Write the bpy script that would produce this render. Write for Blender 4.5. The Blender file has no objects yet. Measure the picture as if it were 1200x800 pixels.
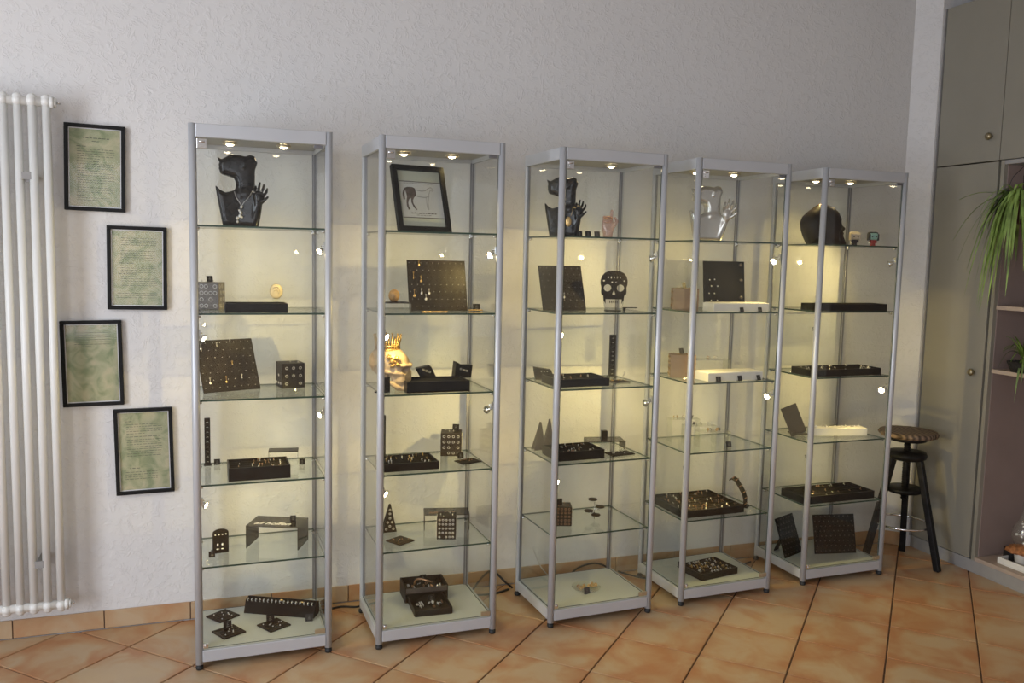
import bpy, bmesh, math, random
import numpy as np
from mathutils import Matrix, Vector
PI = math.pi
R = math.radians
scn = bpy.context.scene
col = scn.collection

# ---------------------------------------------------------------- camera
cam_d = bpy.data.cameras.new('camera'); cam = bpy.data.objects.new('camera', cam_d); col.objects.link(cam)
FPX = 1012.8
cam_d.sensor_width = 36.0; cam_d.lens = 36.0 * FPX / 1200.0
cam_d.clip_start = 0.05; cam_d.clip_end = 100
YAW, PITCH, ROLL = R(19.3813), R(-5.6997), R(1.2731)
F = Vector((math.sin(YAW)*math.cos(PITCH), math.cos(YAW)*math.cos(PITCH), math.sin(PITCH)))
Rt = Vector((math.cos(YAW), -math.sin(YAW), 0)); Up = Rt.cross(F)
R2 = Rt*math.cos(ROLL) + Up*math.sin(ROLL); U2 = -Rt*math.sin(ROLL) + Up*math.cos(ROLL)
m = Matrix((R2, U2, -F)).transposed().to_4x4(); m.translation = Vector((0, -3.397, 1.4074))
cam.matrix_world = m
scn.camera = cam

# ---------------------------------------------------------------- world, daylight, exposure
scn.view_settings.view_transform = 'Standard'; scn.view_settings.look = 'None'
scn.view_settings.exposure = 0.15; scn.view_settings.gamma = 1.0
scn.view_settings.use_curve_mapping = False
scn.cycles.transparent_max_bounces = 48
scn.cycles.max_bounces = 10
W = bpy.data.worlds.new('daylight'); scn.world = W; W.use_nodes = True
W.node_tree.nodes['Background'].inputs[0].default_value = (0.62, 0.72, 0.95, 1)
W.node_tree.nodes['Background'].inputs[1].default_value = 0.6

def area(name, loc, target, sx, sy, power, color):
    d = bpy.data.lights.new(name, 'AREA'); d.shape = 'RECTANGLE'; d.size = sx; d.size_y = sy
    d.energy = power; d.color = color
    o = bpy.data.objects.new(name, d); col.objects.link(o); o.location = loc
    o.rotation_euler = (Vector(target) - Vector(loc)).to_track_quat('-Z', 'Z').to_euler()
    return o
area('window_daylight', (-2.56, -2.55, 1.45), (0.5, -2.55, 1.45), 2.5, 1.5, 88, (0.84, 0.90, 1.0))
area('shop_window_daylight', (-1.35, -5.95, 1.35), (-1.35, -2, 1.35), 2.1, 1.7, 34, (0.92, 0.93, 1.0))
LAMP_W = 2.3       # one halogen lamp of a cabinet
LAMP_COL = (1.0, 0.75, 0.27)

# ---------------------------------------------------------------- material helpers
def new_mat(name):
    mt = bpy.data.materials.new(name); mt.use_nodes = True
    nt = mt.node_tree; b = nt.nodes['Principled BSDF']
    return mt, nt, b
def N(nt, typ, **kw):
    n = nt.nodes.new(typ)
    for k, v in kw.items():
        if hasattr(n, k): setattr(n, k, v)
        else: n.inputs[k].default_value = v
    return n
def mat(name, c, rough=0.5, metal=0.0, var=0.12, scale=30, bump=0.0, bscale=200, spec=0.5, coat=0, emis=None, es=0):
    mt, nt, b = new_mat(name)
    tc = N(nt, 'ShaderNodeTexCoord'); no = N(nt, 'ShaderNodeTexNoise'); no.inputs['Scale'].default_value = scale
    no.inputs['Detail'].default_value = 4
    nt.links.new(tc.outputs['Object'], no.inputs['Vector'])
    cr = N(nt, 'ShaderNodeValToRGB')
    cr.color_ramp.elements[0].position = 0.3; cr.color_ramp.elements[1].position = 0.7
    cr.color_ramp.elements[0].color = [x*(1-var) for x in c] + [1]
    cr.color_ramp.elements[1].color = [min(1, x*(1+var)) for x in c] + [1]
    nt.links.new(no.outputs['Fac'], cr.inputs['Fac']); nt.links.new(cr.outputs['Color'], b.inputs['Base Color'])
    b.inputs['Roughness'].default_value = rough; b.inputs['Metallic'].default_value = metal
    b.inputs['Specular IOR Level'].default_value = spec
    if coat: b.inputs['Coat Weight'].default_value = coat
    if bump:
        n2 = N(nt, 'ShaderNodeTexNoise'); n2.inputs['Scale'].default_value = bscale
        nt.links.new(tc.outputs['Object'], n2.inputs['Vector'])
        bp = N(nt, 'ShaderNodeBump'); bp.inputs['Strength'].default_value = bump; bp.inputs['Distance'].default_value = 0.002
        nt.links.new(n2.outputs['Fac'], bp.inputs['Height']); nt.links.new(bp.outputs['Normal'], b.inputs['Normal'])
    if emis:
        b.inputs['Emission Color'].default_value = (*emis, 1); b.inputs['Emission Strength'].default_value = es
    return mt
def thin_glass(name, tint, f0=0.04, milk=0.0, milkc=(.8, .8, .8), rough=0.0, fmax=0.9):
    """thin clear sheet: straight transmission, mirror reflection growing towards grazing angles"""
    mt, nt, b = new_mat(name); nt.nodes.remove(b)
    out = nt.nodes['Material Output']
    g = N(nt, 'ShaderNodeNewGeometry')
    dot = N(nt, 'ShaderNodeVectorMath', operation='DOT_PRODUCT')
    nt.links.new(g.outputs['Incoming'], dot.inputs[0]); nt.links.new(g.outputs['Normal'], dot.inputs[1])
    ab = N(nt, 'ShaderNodeMath', operation='ABSOLUTE'); nt.links.new(dot.outputs['Value'], ab.inputs[0])
    s = N(nt, 'ShaderNodeMath', operation='SUBTRACT'); s.inputs[0].default_value = 1; nt.links.new(ab.outputs[0], s.inputs[1])
    p = N(nt, 'ShaderNodeMath', operation='POWER'); nt.links.new(s.outputs[0], p.inputs[0]); p.inputs[1].default_value = 5
    ma = N(nt, 'ShaderNodeMath', operation='MULTIPLY_ADD'); nt.links.new(p.outputs[0], ma.inputs[0])
    ma.inputs[1].default_value = fmax - f0; ma.inputs[2].default_value = f0
    tr = N(nt, 'ShaderNodeBsdfTransparent'); tr.inputs[0].default_value = (*tint, 1)
    gl = N(nt, 'ShaderNodeBsdfGlossy'); gl.inputs['Roughness'].default_value = rough
    mx = N(nt, 'ShaderNodeMixShader'); nt.links.new(ma.outputs[0], mx.inputs[0])
    body = tr
    if milk:
        df = N(nt, 'ShaderNodeBsdfDiffuse'); df.inputs[0].default_value = (*milkc, 1)
        m2 = N(nt, 'ShaderNodeMixShader'); m2.inputs[0].default_value = milk
        nt.links.new(tr.outputs[0], m2.inputs[1]); nt.links.new(df.outputs[0], m2.inputs[2]); body = m2
    nt.links.new(body.outputs[0], mx.inputs[1]); nt.links.new(gl.outputs[0], mx.inputs[2])
    nt.links.new(mx.outputs[0], out.inputs['Surface'])
    return mt

def wall_mat():
    mt, nt, b = new_mat('embossed_plaster')
    tc = N(nt, 'ShaderNodeTexCoord')
    mp = N(nt, 'ShaderNodeMapping'); mp.inputs['Scale'].default_value = (1, 1, 1)
    nt.links.new(tc.outputs['Object'], mp.inputs['Vector'])
    acc = None
    for sc, dist, w in ((13, 2.4, 1.0), (22, 1.8, 0.8)):
        n = N(nt, 'ShaderNodeTexNoise'); n.inputs['Scale'].default_value = sc; n.inputs['Detail'].default_value = 2.0
        n.inputs['Distortion'].default_value = dist
        nt.links.new(mp.outputs[0], n.inputs['Vector'])
        s = N(nt, 'ShaderNodeMath', operation='SUBTRACT'); nt.links.new(n.outputs['Fac'], s.inputs[0]); s.inputs[1].default_value = 0.5
        a = N(nt, 'ShaderNodeMath', operation='ABSOLUTE'); nt.links.new(s.outputs[0], a.inputs[0])
        r = N(nt, 'ShaderNodeMapRange'); r.inputs['From Min'].default_value = 0; r.inputs['From Max'].default_value = 0.055
        r.inputs['To Min'].default_value = w; r.inputs['To Max'].default_value = 0
        nt.links.new(a.outputs[0], r.inputs['Value'])
        if acc is None: acc = r
        else:
            ad = N(nt, 'ShaderNodeMath', operation='MAXIMUM'); nt.links.new(acc.outputs[0], ad.inputs[0]); nt.links.new(r.outputs[0], ad.inputs[1]); acc = ad
    mk = N(nt, 'ShaderNodeTexNoise'); mk.inputs['Scale'].default_value = 34; mk.inputs['Detail'].default_value = 1
    nt.links.new(mp.outputs[0], mk.inputs['Vector'])
    mr = N(nt, 'ShaderNodeMapRange'); mr.inputs['From Min'].default_value = .42; mr.inputs['From Max'].default_value = .58
    nt.links.new(mk.outputs['Fac'], mr.inputs['Value'])
    mm = N(nt, 'ShaderNodeMath', operation='MULTIPLY'); nt.links.new(acc.outputs[0], mm.inputs[0]); nt.links.new(mr.outputs[0], mm.inputs[1])
    bp = N(nt, 'ShaderNodeBump'); bp.inputs['Strength'].default_value = 0.42; bp.inputs['Distance'].default_value = 0.0035
    nt.links.new(mm.outputs[0], bp.inputs['Height']); nt.links.new(bp.outputs['Normal'], b.inputs['Normal'])
    n = N(nt, 'ShaderNodeTexNoise'); n.inputs['Scale'].default_value = 2.0; nt.links.new(tc.outputs['Object'], n.inputs['Vector'])
    cr = N(nt, 'ShaderNodeValToRGB'); cr.color_ramp.elements[0].color = (.70, .685, .675, 1); cr.color_ramp.elements[1].color = (.76, .745, .73, 1)
    nt.links.new(n.outputs['Fac'], cr.inputs[0]); nt.links.new(cr.outputs[0], b.inputs['Base Color'])
    b.inputs['Roughness'].default_value = 0.6; b.inputs['Specular IOR Level'].default_value = 0.3
    return mt

def tile_mat(name, edge=True, half=0.148):
    mt, nt, b = new_mat(name)
    tc = N(nt, 'ShaderNodeTexCoord'); oi = N(nt, 'ShaderNodeObjectInfo')
    sh = N(nt, 'ShaderNodeVectorMath', operation='SCALE'); nt.links.new(oi.outputs['Location'], sh.inputs[0]); sh.inputs['Scale'].default_value = 7.3
    ad = N(nt, 'ShaderNodeVectorMath', operation='ADD'); nt.links.new(tc.outputs['Object'], ad.inputs[0]); nt.links.new(sh.outputs[0], ad.inputs[1])
    n = N(nt, 'ShaderNodeTexNoise'); n.inputs['Scale'].default_value = 6.5; n.inputs['Detail'].default_value = 5; n.inputs['Distortion'].default_value = .6
    nt.links.new(ad.outputs[0], n.inputs['Vector'])
    cr = N(nt, 'ShaderNodeValToRGB')
    e = cr.color_ramp.elements; e[0].position = .32; e[0].color = (.44, .21, .095, 1); e[1].position = .62; e[1].color = (.51, .375, .235, 1)
    m_ = cr.color_ramp.elements.new(.5); m_.color = (.49, .31, .17, 1)
    fac = n.outputs['Fac']
    if edge:
        sx = N(nt, 'ShaderNodeSeparateXYZ'); nt.links.new(tc.outputs['Object'], sx.inputs[0])
        ax = N(nt, 'ShaderNodeMath', operation='ABSOLUTE'); ay = N(nt, 'ShaderNodeMath', operation='ABSOLUTE')
        nt.links.new(sx.outputs[0], ax.inputs[0]); nt.links.new(sx.outputs[1], ay.inputs[0])
        mxx = N(nt, 'ShaderNodeMath', operation='MAXIMUM'); nt.links.new(ax.outputs[0], mxx.inputs[0]); nt.links.new(ay.outputs[0], mxx.inputs[1])
        mr = N(nt, 'ShaderNodeMapRange'); mr.inputs['From Min'].default_value = half*.70; mr.inputs['From Max'].default_value = half
        mr.inputs['To Min'].default_value = 0; mr.inputs['To Max'].default_value = 0.13
        nt.links.new(mxx.outputs[0], mr.inputs['Value'])
        sb = N(nt, 'ShaderNodeMath', operation='SUBTRACT'); nt.links.new(n.outputs['Fac'], sb.inputs[0]); nt.links.new(mr.outputs[0], sb.inputs[1])
        fac = sb.outputs[0]
    rj = N(nt, 'ShaderNodeMath', operation='MULTIPLY_ADD'); nt.links.new(oi.outputs['Random'], rj.inputs[0]); rj.inputs[1].default_value = .10; rj.inputs[2].default_value = -.03
    a2 = N(nt, 'ShaderNodeMath', operation='ADD'); nt.links.new(fac, a2.inputs[0]); nt.links.new(rj.outputs[0], a2.inputs[1])
    nt.links.new(a2.outputs[0], cr.inputs[0]); nt.links.new(cr.outputs[0], b.inputs['Base Color'])
    b.inputs['Roughness'].default_value = 0.34; b.inputs['Specular IOR Level'].default_value = 0.45
    bp = N(nt, 'ShaderNodeBump'); bp.inputs['Strength'].default_value = .12; bp.inputs['Distance'].default_value = .002
    n3 = N(nt, 'ShaderNodeTexNoise'); n3.inputs['Scale'].default_value = 35; nt.links.new(ad.outputs[0], n3.inputs['Vector'])
    nt.links.new(n3.outputs['Fac'], bp.inputs['Height']); nt.links.new(bp.outputs[0], b.inputs['Normal'])
    return mt

def paper_mat():
    mt, nt, b = new_mat('marbled_green_paper')
    tc = N(nt, 'ShaderNodeTexCoord'); oi = N(nt, 'ShaderNodeObjectInfo')
    ad = N(nt, 'ShaderNodeVectorMath', operation='ADD'); nt.links.new(tc.outputs['Object'], ad.inputs[0])
    sh = N(nt, 'ShaderNodeVectorMath', operation='SCALE'); nt.links.new(oi.outputs['Location'], sh.inputs[0]); sh.inputs['Scale'].default_value = 9
    nt.links.new(sh.outputs[0], ad.inputs[1])
    n = N(nt, 'ShaderNodeTexNoise'); n.inputs['Scale'].default_value = 17; n.inputs['Detail'].default_value = 5; n.inputs['Distortion'].default_value = 1.2
    nt.links.new(ad.outputs[0], n.inputs['Vector'])
    cr = N(nt, 'ShaderNodeValToRGB'); e = cr.color_ramp.elements
    e[0].position = .34; e[0].color = (.22, .27, .14, 1); e[1].position = .66; e[1].color = (.50, .46, .30, 1)
    m_ = e.new(.50); m_.color = (.38, .385, .24, 1)
    nt.links.new(n.outputs['Fac'], cr.inputs[0]); nt.links.new(cr.outputs[0], b.inputs['Base Color'])
    b.inputs['Roughness'].default_value = .5
    return mt

def seat_wood():
    mt, nt, b = new_mat('weathered_seat_wood')
    tc = N(nt, 'ShaderNodeTexCoord'); w = N(nt, 'ShaderNodeTexWave'); w.inputs['Scale'].default_value = 14; w.inputs['Distortion'].default_value = 7
    w.inputs['Detail'].default_value = 4
    nt.links.new(tc.outputs['Object'], w.inputs['Vector'])
    cr = N(nt, 'ShaderNodeValToRGB'); cr.color_ramp.elements[0].color = (.05, .032, .02, 1); cr.color_ramp.elements[1].color = (.27, .18, .11, 1)
    nt.links.new(w.outputs['Fac'], cr.inputs[0]); nt.links.new(cr.outputs[0], b.inputs['Base Color']); b.inputs['Roughness'].default_value = .7
    bp = N(nt, 'ShaderNodeBump'); bp.inputs['Strength'].default_value = .5; bp.inputs['Distance'].default_value = .003
    nt.links.new(w.outputs['Fac'], bp.inputs['Height']); nt.links.new(bp.outputs[0], b.inputs['Normal'])
    return mt

M = dict(
    wall=wall_mat(), tile=tile_mat('terracotta_floor_tile'), skirt=tile_mat('terracotta_skirting_tile', False),
    grout=mat('brown_grout', (.13, .085, .06), .9, var=.2, bump=.3),
    ceil=mat('ceiling_paint', (.62, .60, .57), .8, var=.03),
    white_metal=mat('radiator_enamel', (.80, .80, .77), .28, var=.02, scale=8),
    alu=mat('satin_aluminium', (.56, .575, .60), .36, .25, var=.03, scale=5),
    alu_dark=mat('aluminium_groove', (.25, .25, .27), .4, .8, var=.05),
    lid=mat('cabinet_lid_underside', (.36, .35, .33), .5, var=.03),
    panel=mat('white_base_panel', (.43, .455, .465), .35, var=.03, scale=6),
    chrome=mat('chrome', (.8, .8, .8), .12, 1, var=.03),
    brass=mat('beige_lock_plate', (.55, .47, .33), .3, .7, var=.05),
    rubber=mat('black_rubber', (.02, .02, .02), .6),
    glass=thin_glass('cabinet_glass', (.985, .993, .988), .035),
    picglass=thin_glass('matt_picture_glass', (.98, .98, .97), .012, fmax=.3, rough=.05),
    shelf=thin_glass('shelf_glass', (.95, .975, .96), .05),
    edge=mat('green_glass_edge', (.03, .065, .05), .15, var=.15, scale=10),
    clear=thin_glass('clear_acrylic', (.96, .97, .95), .06, .03, (.9, .9, .8)),
    smoke=thin_glass('smoked_acrylic', (.34, .31, .27), .06, .30, (.035, .03, .025)),
    faint=mat('faint_print', (.30, .28, .25), .6),
    black=mat('black_acrylic', (.012, .010, .009), .32, var=.3, bump=.03, bscale=60, spec=.15),
    blackmat=mat('black_velvet', (.009, .008, .008), .8, spec=.15, var=.3, bump=.2, bscale=400),
    board=mat('dark_brown_board', (.022, .017, .014), .5, var=.3, scale=25, spec=.15),
    blackframe=mat('black_wood_frame', (.008, .008, .008), .5, var=.2, spec=.2),
    whiteline=mat('white_mount_board', (.8, .79, .83), .5, var=.02),
    paper=paper_mat(), ink=mat('printed_ink', (.075, .08, .055), .6, var=.2),
    ink2=mat('sepia_ink', (.12, .085, .07), .6, var=.4, scale=60), ink3=mat('faint_pencil', (.33, .30, .27), .6),
    printpaper=mat('print_paper', (.74, .72, .69), .55, var=.03),
    printmat=mat('cream_mount', (.66, .66, .55), .55, var=.03),
    silver=mat('silver_jewellery', (.78, .76, .72), .25, .45, var=.1, scale=80),
    gold=mat('gold_jewellery', (.75, .50, .20), .25, .6, var=.2, scale=80),
    bronze=mat('copper_jewellery', (.42, .24, .14), .3, 1, var=.2, scale=80),
    bust=mat('glossy_black_bust', (.010, .008, .007), .16, var=.3, coat=.1, spec=.25),
    bustsilver=mat('silver_lacquer_bust', (.62, .60, .56), .2, .75, var=.06, scale=12),
    bone=mat('cream_bone', (.42, .31, .20), .45, var=.25, scale=45, bump=.25, bscale=90),
    crown=mat('old_gold_crown', (.42, .27, .10), .35, .7, var=.3, scale=70, bump=.3),
    darkskull=mat('dark_brown_ceramic', (.022, .014, .010), .45, var=.5, scale=12, bump=.1, spec=.25),
    tan=mat('tan_box_wood', (.30, .20, .135), .5, var=.12, scale=14),
    whitetray=mat('white_display_box', (.72, .71, .68), .4, var=.03),
    grey=mat('grey_brown_acrylic', (.085, .068, .055), .4, var=.25),
    pink=thin_glass('pink_translucent_resin', (.94, .80, .76), .08, .25, (.62, .45, .40), .1),
    cream=mat('cream_stone', (.55, .46, .31), .6, var=.15, scale=70, bump=.2),
    brownshell=mat('brown_shell', (.42, .24, .09), .5, var=.4, scale=60, bump=.3),
    wardrobe=mat('grey_beige_laminate', (.27, .25, .20), .45, var=.04, scale=4),
    niche=mat('niche_laminate', (.27, .205, .18), .6, var=.06, scale=6),
    nicheshelf=mat('niche_shelf_edge', (.42, .33, .27), .5, var=.05),
    plinth=mat('grey_plinth', (.30, .29, .28), .5, var=.05),
    knob=mat('antique_brass_knob', (.30, .25, .15), .35, .8, var=.2),
    stoolblack=mat('worn_black_wood', (.011, .010, .010), .45, var=.6, scale=40, spec=.2), seat=seat_wood(),
    leaf=mat('spider_plant_leaf', (.21, .31, .075), .5, var=.55, scale=12, spec=.3),
    leaf2=mat('olive_leaf', (.10, .16, .03), .5, var=.5, scale=15),
    pot=mat('dark_red_pot', (.09, .04, .035), .4, var=.2), soil=mat('potting_soil', (.012, .01, .009), .9, bump=.8, var=.6, scale=80),
    cable=mat('black_cable', (.015, .015, .015), .45), cord=mat('white_cord', (.6, .58, .55), .5),
    rust=mat('rust_orange_moss', (.33, .13, .045), .8, var=.5, scale=60, bump=.6),
    white=mat('white_ceramic', (.75, .73, .68), .35, var=.05),
    figskin=mat('pale_vinyl', (.60, .52, .42), .4, var=.03), figdark=mat('dark_vinyl', (.03, .03, .045), .4),
    figred=mat('red_vinyl', (.35, .03, .025), .4), figteal=mat('pale_teal_vinyl', (.30, .50, .45), .4), figblack=mat('black_vinyl', (.01, .01, .012), .35),
    bulb=mat('halogen_bulb', (1, .9, .7), .3, emis=(1, .80, .50), es=26),
    wframe=mat('white_window_frame', (.75, .75, .74), .4), winglass=thin_glass('window_glass', (.95, .97, .97), .05),
)

# ---------------------------------------------------------------- mesh helpers
def link(name, me, mats, parent=None, loc=None, rot=None):
    o = bpy.data.objects.new(name, me); col.objects.link(o)
    if not isinstance(mats, (list, tuple)): mats = [mats]
    if len(me.materials) == 0:
        for x in mats: me.materials.append(M[x] if isinstance(x, str) else x)
    if parent: o.parent = parent
    if loc: o.location = loc
    if rot: o.rotation_euler = rot
    return o
def build(name, bm, mats, parent=None, loc=None, rot=None):
    me = bpy.data.meshes.new(name); bm.normal_update(); bm.to_mesh(me); bm.free()
    return link(name, me, mats, parent, loc, rot)
def tag(o, label=None, cat=None, group=None, kind=None):
    if label: o['label'] = label
    if cat: o['category'] = cat
    if group: o['group'] = group
    if kind: o['kind'] = kind
    return o
def empty(name, loc=(0, 0, 0), rz=0, label=None, cat=None, group=None):
    o = bpy.data.objects.new(name, None); col.objects.link(o); o.location = loc; o.rotation_euler = (0, 0, rz)
    o.empty_display_size = .05
    return tag(o, label, cat, group)
def copy_tree(o, parent=None):
    c = o.copy(); col.objects.link(c)
    if parent: c.parent = parent
    for ch in list(o.children): copy_tree(ch, c)
    return c
def nb(): return bmesh.new()
def box(bm, c, s, rz=0, bev=0, mi=0, mx=None):
    Mx = Matrix.Translation(c) @ Matrix.Rotation(rz, 4, 'Z')
    if mx is not None: Mx = mx @ Matrix.Translation(c)
    r = bmesh.ops.create_cube(bm, size=1, matrix=Mx @ Matrix.Diagonal((*s, 1)))
    vs = r['verts']; fs = set(f for v in vs for f in v.link_faces)
    for f in fs: f.material_index = mi
    if bev:
        es = set(e for v in vs for e in v.link_edges)
        bmesh.ops.bevel(bm, geom=list(es), offset=bev, segments=2, affect='EDGES', profile=.5)
    return vs
def b2(bm, x0, x1, y0, y1, z0, z1, bev=0, mi=0):
    return box(bm, ((x0+x1)/2, (y0+y1)/2, (z0+z1)/2), (abs(x1-x0), abs(y1-y0), abs(z1-z0)), bev=bev, mi=mi)
def frame_axes(d):
    d = d.normalized(); a = Vector((0, 0, 1)) if abs(d.z) < .9 else Vector((1, 0, 0))
    u = d.cross(a).normalized(); return u, d.cross(u)
def tube(bm, pts, r, seg=8, mi=0, cap=True, close=False):
    pts = [Vector(p) for p in pts]; n = len(pts)
    rs = r if isinstance(r, (list, tuple)) else [r]*n
    rings = []; pu = None
    for i, p in enumerate(pts):
        if close: d = pts[(i+1) % n] - pts[i-1]
        else: d = pts[min(i+1, n-1)] - pts[max(i-1, 0)]
        if d.length < 1e-9: d = Vector((0, 0, 1))
        if pu is None: u, v = frame_axes(d)
        else:
            dn = d.normalized(); u = pu - dn*pu.dot(dn)
            if u.length < 1e-6: u, v = frame_axes(d)
            u.normalize(); v = dn.cross(u)
        pu = u
        rings.append([bm.verts.new(p + (u*math.cos(2*PI*k/seg) + v*math.sin(2*PI*k/seg))*rs[i]) for k in range(seg)])
    pairs = list(zip(rings, rings[1:])) + ([(rings[-1], rings[0])] if close else [])
    for a, b_ in pairs:
        for k in range(seg):
            f = bm.faces.new((a[k], a[(k+1) % seg], b_[(k+1) % seg], b_[k])); f.smooth = True; f.material_index = mi
    if cap and not close:
        f = bm.faces.new(list(reversed(rings[0]))); f.material_index = mi
        f = bm.faces.new(rings[-1]); f.material_index = mi
def lathe(bm, prof, seg=24, c=(0, 0, 0), mi=0, mx=None, wob=None):
    mx = mx or Matrix.Translation(c); rings = []
    for r, z in prof:
        if r < 1e-6: rings.append([bm.verts.new(mx @ Vector((0, 0, z)))])
        else: rings.append([bm.verts.new(mx @ Vector((r*(wob(k) if wob else 1)*math.cos(2*PI*k/seg), r*(wob(k) if wob else 1)*math.sin(2*PI*k/seg), z))) for k in range(seg)])
    for a, b_ in zip(rings, rings[1:]):
        for k in range(seg):
            k2 = (k+1) % seg
            if len(a) == 1 and len(b_) == 1: continue
            if len(a) == 1: f = bm.faces.new((a[0], b_[k2], b_[k]))
            elif len(b_) == 1: f = bm.faces.new((a[k], a[k2], b_[0]))
            else: f = bm.faces.new((a[k], a[k2], b_[k2], b_[k]))
            f.smooth = True; f.material_index = mi
def ring(bm, c, r, t, nrm=(0, 0, 1), seg=10, mi=0, half=False):
    u, v = frame_axes(Vector(nrm)); c = Vector(c)
    tube(bm, [c + (u*math.cos(2*PI*k/seg) + v*math.sin(2*PI*k/seg))*r for k in range(seg)], t, 5, mi, close=True)
def ball(bm, c, r, mi=0, sub=1, sc=(1, 1, 1)):
    rr = bmesh.ops.create_icosphere(bm, subdivisions=sub, radius=r, matrix=Matrix.Translation(c) @ Matrix.Diagonal((*sc, 1)))
    for v in rr['verts']:
        for f in v.link_faces: f.smooth = True; f.material_index = mi
def poly_prism(bm, pts, t, mx=None, mi=0):
    """pts in local xz plane, thickness t along y"""
    mx = mx or Matrix.Identity(4)
    a = [bm.verts.new(mx @ Vector((x, -t/2, z))) for x, z in pts]; b_ = [bm.verts.new(mx @ Vector((x, t/2, z))) for x, z in pts]
    fs = [bm.faces.new(a), bm.faces.new(list(reversed(b_)))]
    n = len(pts)
    for i in range(n): fs.append(bm.faces.new((a[(i+1) % n], a[i], b_[i], b_[(i+1) % n])))
    for f in fs: f.material_index = mi

# ---- signed-distance modelling: continuous sculpted surfaces (naive surface nets)
def sdf_mesh(name, f, lo, hi, h):
    ax = [np.arange(lo[i], hi[i]+h, h) for i in range(3)]
    X, Y, Z = np.meshgrid(*ax, indexing='ij'); V = f(X, Y, Z); s = V < 0
    nx, ny, nz = V.shape
    idx = np.array([[i, j, k] for i in (0, 1) for j in (0, 1) for k in (0, 1)])
    edges = [(a, b) for a in range(8) for b in range(a+1, 8) if np.abs(idx[a]-idx[b]).sum() == 1]
    c = [V[i:nx-1+i, j:ny-1+j, k:nz-1+k] for i, j, k in idx]
    acc = np.zeros((nx-1, ny-1, nz-1, 3)); cnt = np.zeros((nx-1, ny-1, nz-1))
    for a, b in edges:
        va, vb = c[a], c[b]; mk = (va < 0) != (vb < 0)
        t = np.where(mk, va/np.where(mk, va-vb, 1), 0)
        for d in range(3): acc[..., d] += mk*(idx[a][d] + t*(idx[b][d]-idx[a][d]))
        cnt += mk
    act = cnt > 0; ids = -np.ones(act.shape, int); ids[act] = np.arange(act.sum())
    ii = np.argwhere(act); P = (ii + acc[act]/cnt[act][:, None])*h + np.array([a[0] for a in ax])
    faces = []
    for d in range(3):
        e1, e2 = (d+1) % 3, (d+2) % 3
        sl0 = [slice(1, -1)]*3; sl1 = [slice(1, -1)]*3; sl0[d] = slice(0, -1); sl1[d] = slice(1, None)
        a, b = s[tuple(sl0)], s[tuple(sl1)]
        for flip, mk in ((False, a & ~b), (True, ~a & b)):
            q = np.argwhere(mk)
            if len(q) == 0: continue
            base = q.copy(); base[:, e1] += 1; base[:, e2] += 1
            def g(o1, o2):
                r = base.copy(); r[:, e1] += o1; r[:, e2] += o2; return ids[r[:, 0], r[:, 1], r[:, 2]]
            quad = np.stack([g(-1, -1), g(0, -1), g(0, 0), g(-1, 0)], 1)
            if flip: quad = quad[:, ::-1]
            faces.append(quad)
    Fc = np.concatenate(faces); Fc = Fc[(Fc >= 0).all(1)]
    me = bpy.data.meshes.new(name); me.from_pydata(P.tolist(), [], Fc.tolist()); me.update()
    me.polygons.foreach_set('use_smooth', [True]*len(me.polygons))
    return me
def smin(a, b, k): h_ = np.clip(.5+.5*(b-a)/k, 0, 1); return b*(1-h_)+a*h_-k*h_*(1-h_)
def smax(a, b, k): return -smin(-a, -b, k)
def ell(X, Y, Z, c, r):
    k0 = np.sqrt(((X-c[0])/r[0])**2+((Y-c[1])/r[1])**2+((Z-c[2])/r[2])**2)
    return (k0-1)*min(r)
def cap(X, Y, Z, a, b, ra, rb=None):
    rb = ra if rb is None else rb; a = np.array(a); b = np.array(b); d = b-a; L = (d*d).sum()
    t = np.clip(((X-a[0])*d[0]+(Y-a[1])*d[1]+(Z-a[2])*d[2])/L, 0, 1)
    return np.sqrt((X-a[0]-t*d[0])**2+(Y-a[1]-t*d[1])**2+(Z-a[2]-t*d[2])**2)-(ra+(rb-ra)*t)
def poly2(X, Z, P):
    d = np.full(X.shape, 1e9); ins = np.zeros(X.shape, bool); n = len(P)
    for i in range(n):
        ax_, az = P[i]; bx, bz = P[(i+1) % n]
        ex, ez = bx-ax_, bz-az; wx, wz = X-ax_, Z-az
        t = np.clip((wx*ex+wz*ez)/(ex*ex+ez*ez), 0, 1)
        d = np.minimum(d, (wx-ex*t)**2+(wz-ez*t)**2)
        cr = ((az > Z) != (bz > Z)) & (X < (bx-ax_)*(Z-az)/((bz-az) if bz != az else 1e-9)+ax_)
        ins ^= cr
    d = np.sqrt(d); return np.where(ins, -d, d)
def pillow(X, Y, Z, P, T, r):
    d2 = poly2(X, Z, P); a = np.maximum(d2+r, 0); b = np.maximum(np.abs(Y)-T+r, 0)
    return np.sqrt(a*a+b*b)-r

# ================================================================ THE SETTING
RX0, RX1, RY0, CZ = -2.6, 3.3, -6.0, 2.665
def struct(o, label=None): o['kind'] = 'structure'; return o
# back wall
bm = nb(); b2(bm, RX0-.1, 3.9, 0, .12, -.05, CZ); struct(build('wall_back', bm, 'wall'))
# chamfered corner pier between the back wall and the built-in wardrobe
bm = nb()
v = [bm.verts.new(p) for p in ((3.2, .001, 0), (3.285, -.085, 0), (3.9, -.085, 0), (3.9, .001, 0))]
v2 = [bm.verts.new((p.co.x, p.co.y, CZ)) for p in v]
bm.faces.new(list(reversed(v)))
bm.faces.new(v2)
for i in range(4): bm.faces.new((v[i], v[(i+1) % 4], v2[(i+1) % 4], v2[i]))
bmesh.ops.recalc_face_normals(bm, faces=bm.faces)
struct(build('trim_1', bm, 'wall'))
# right wall
bm = nb(); b2(bm, 3.9, 4.0, RY0-.1, .12, -.05, CZ); struct(build('wall_right', bm, 'wall'))
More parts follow.
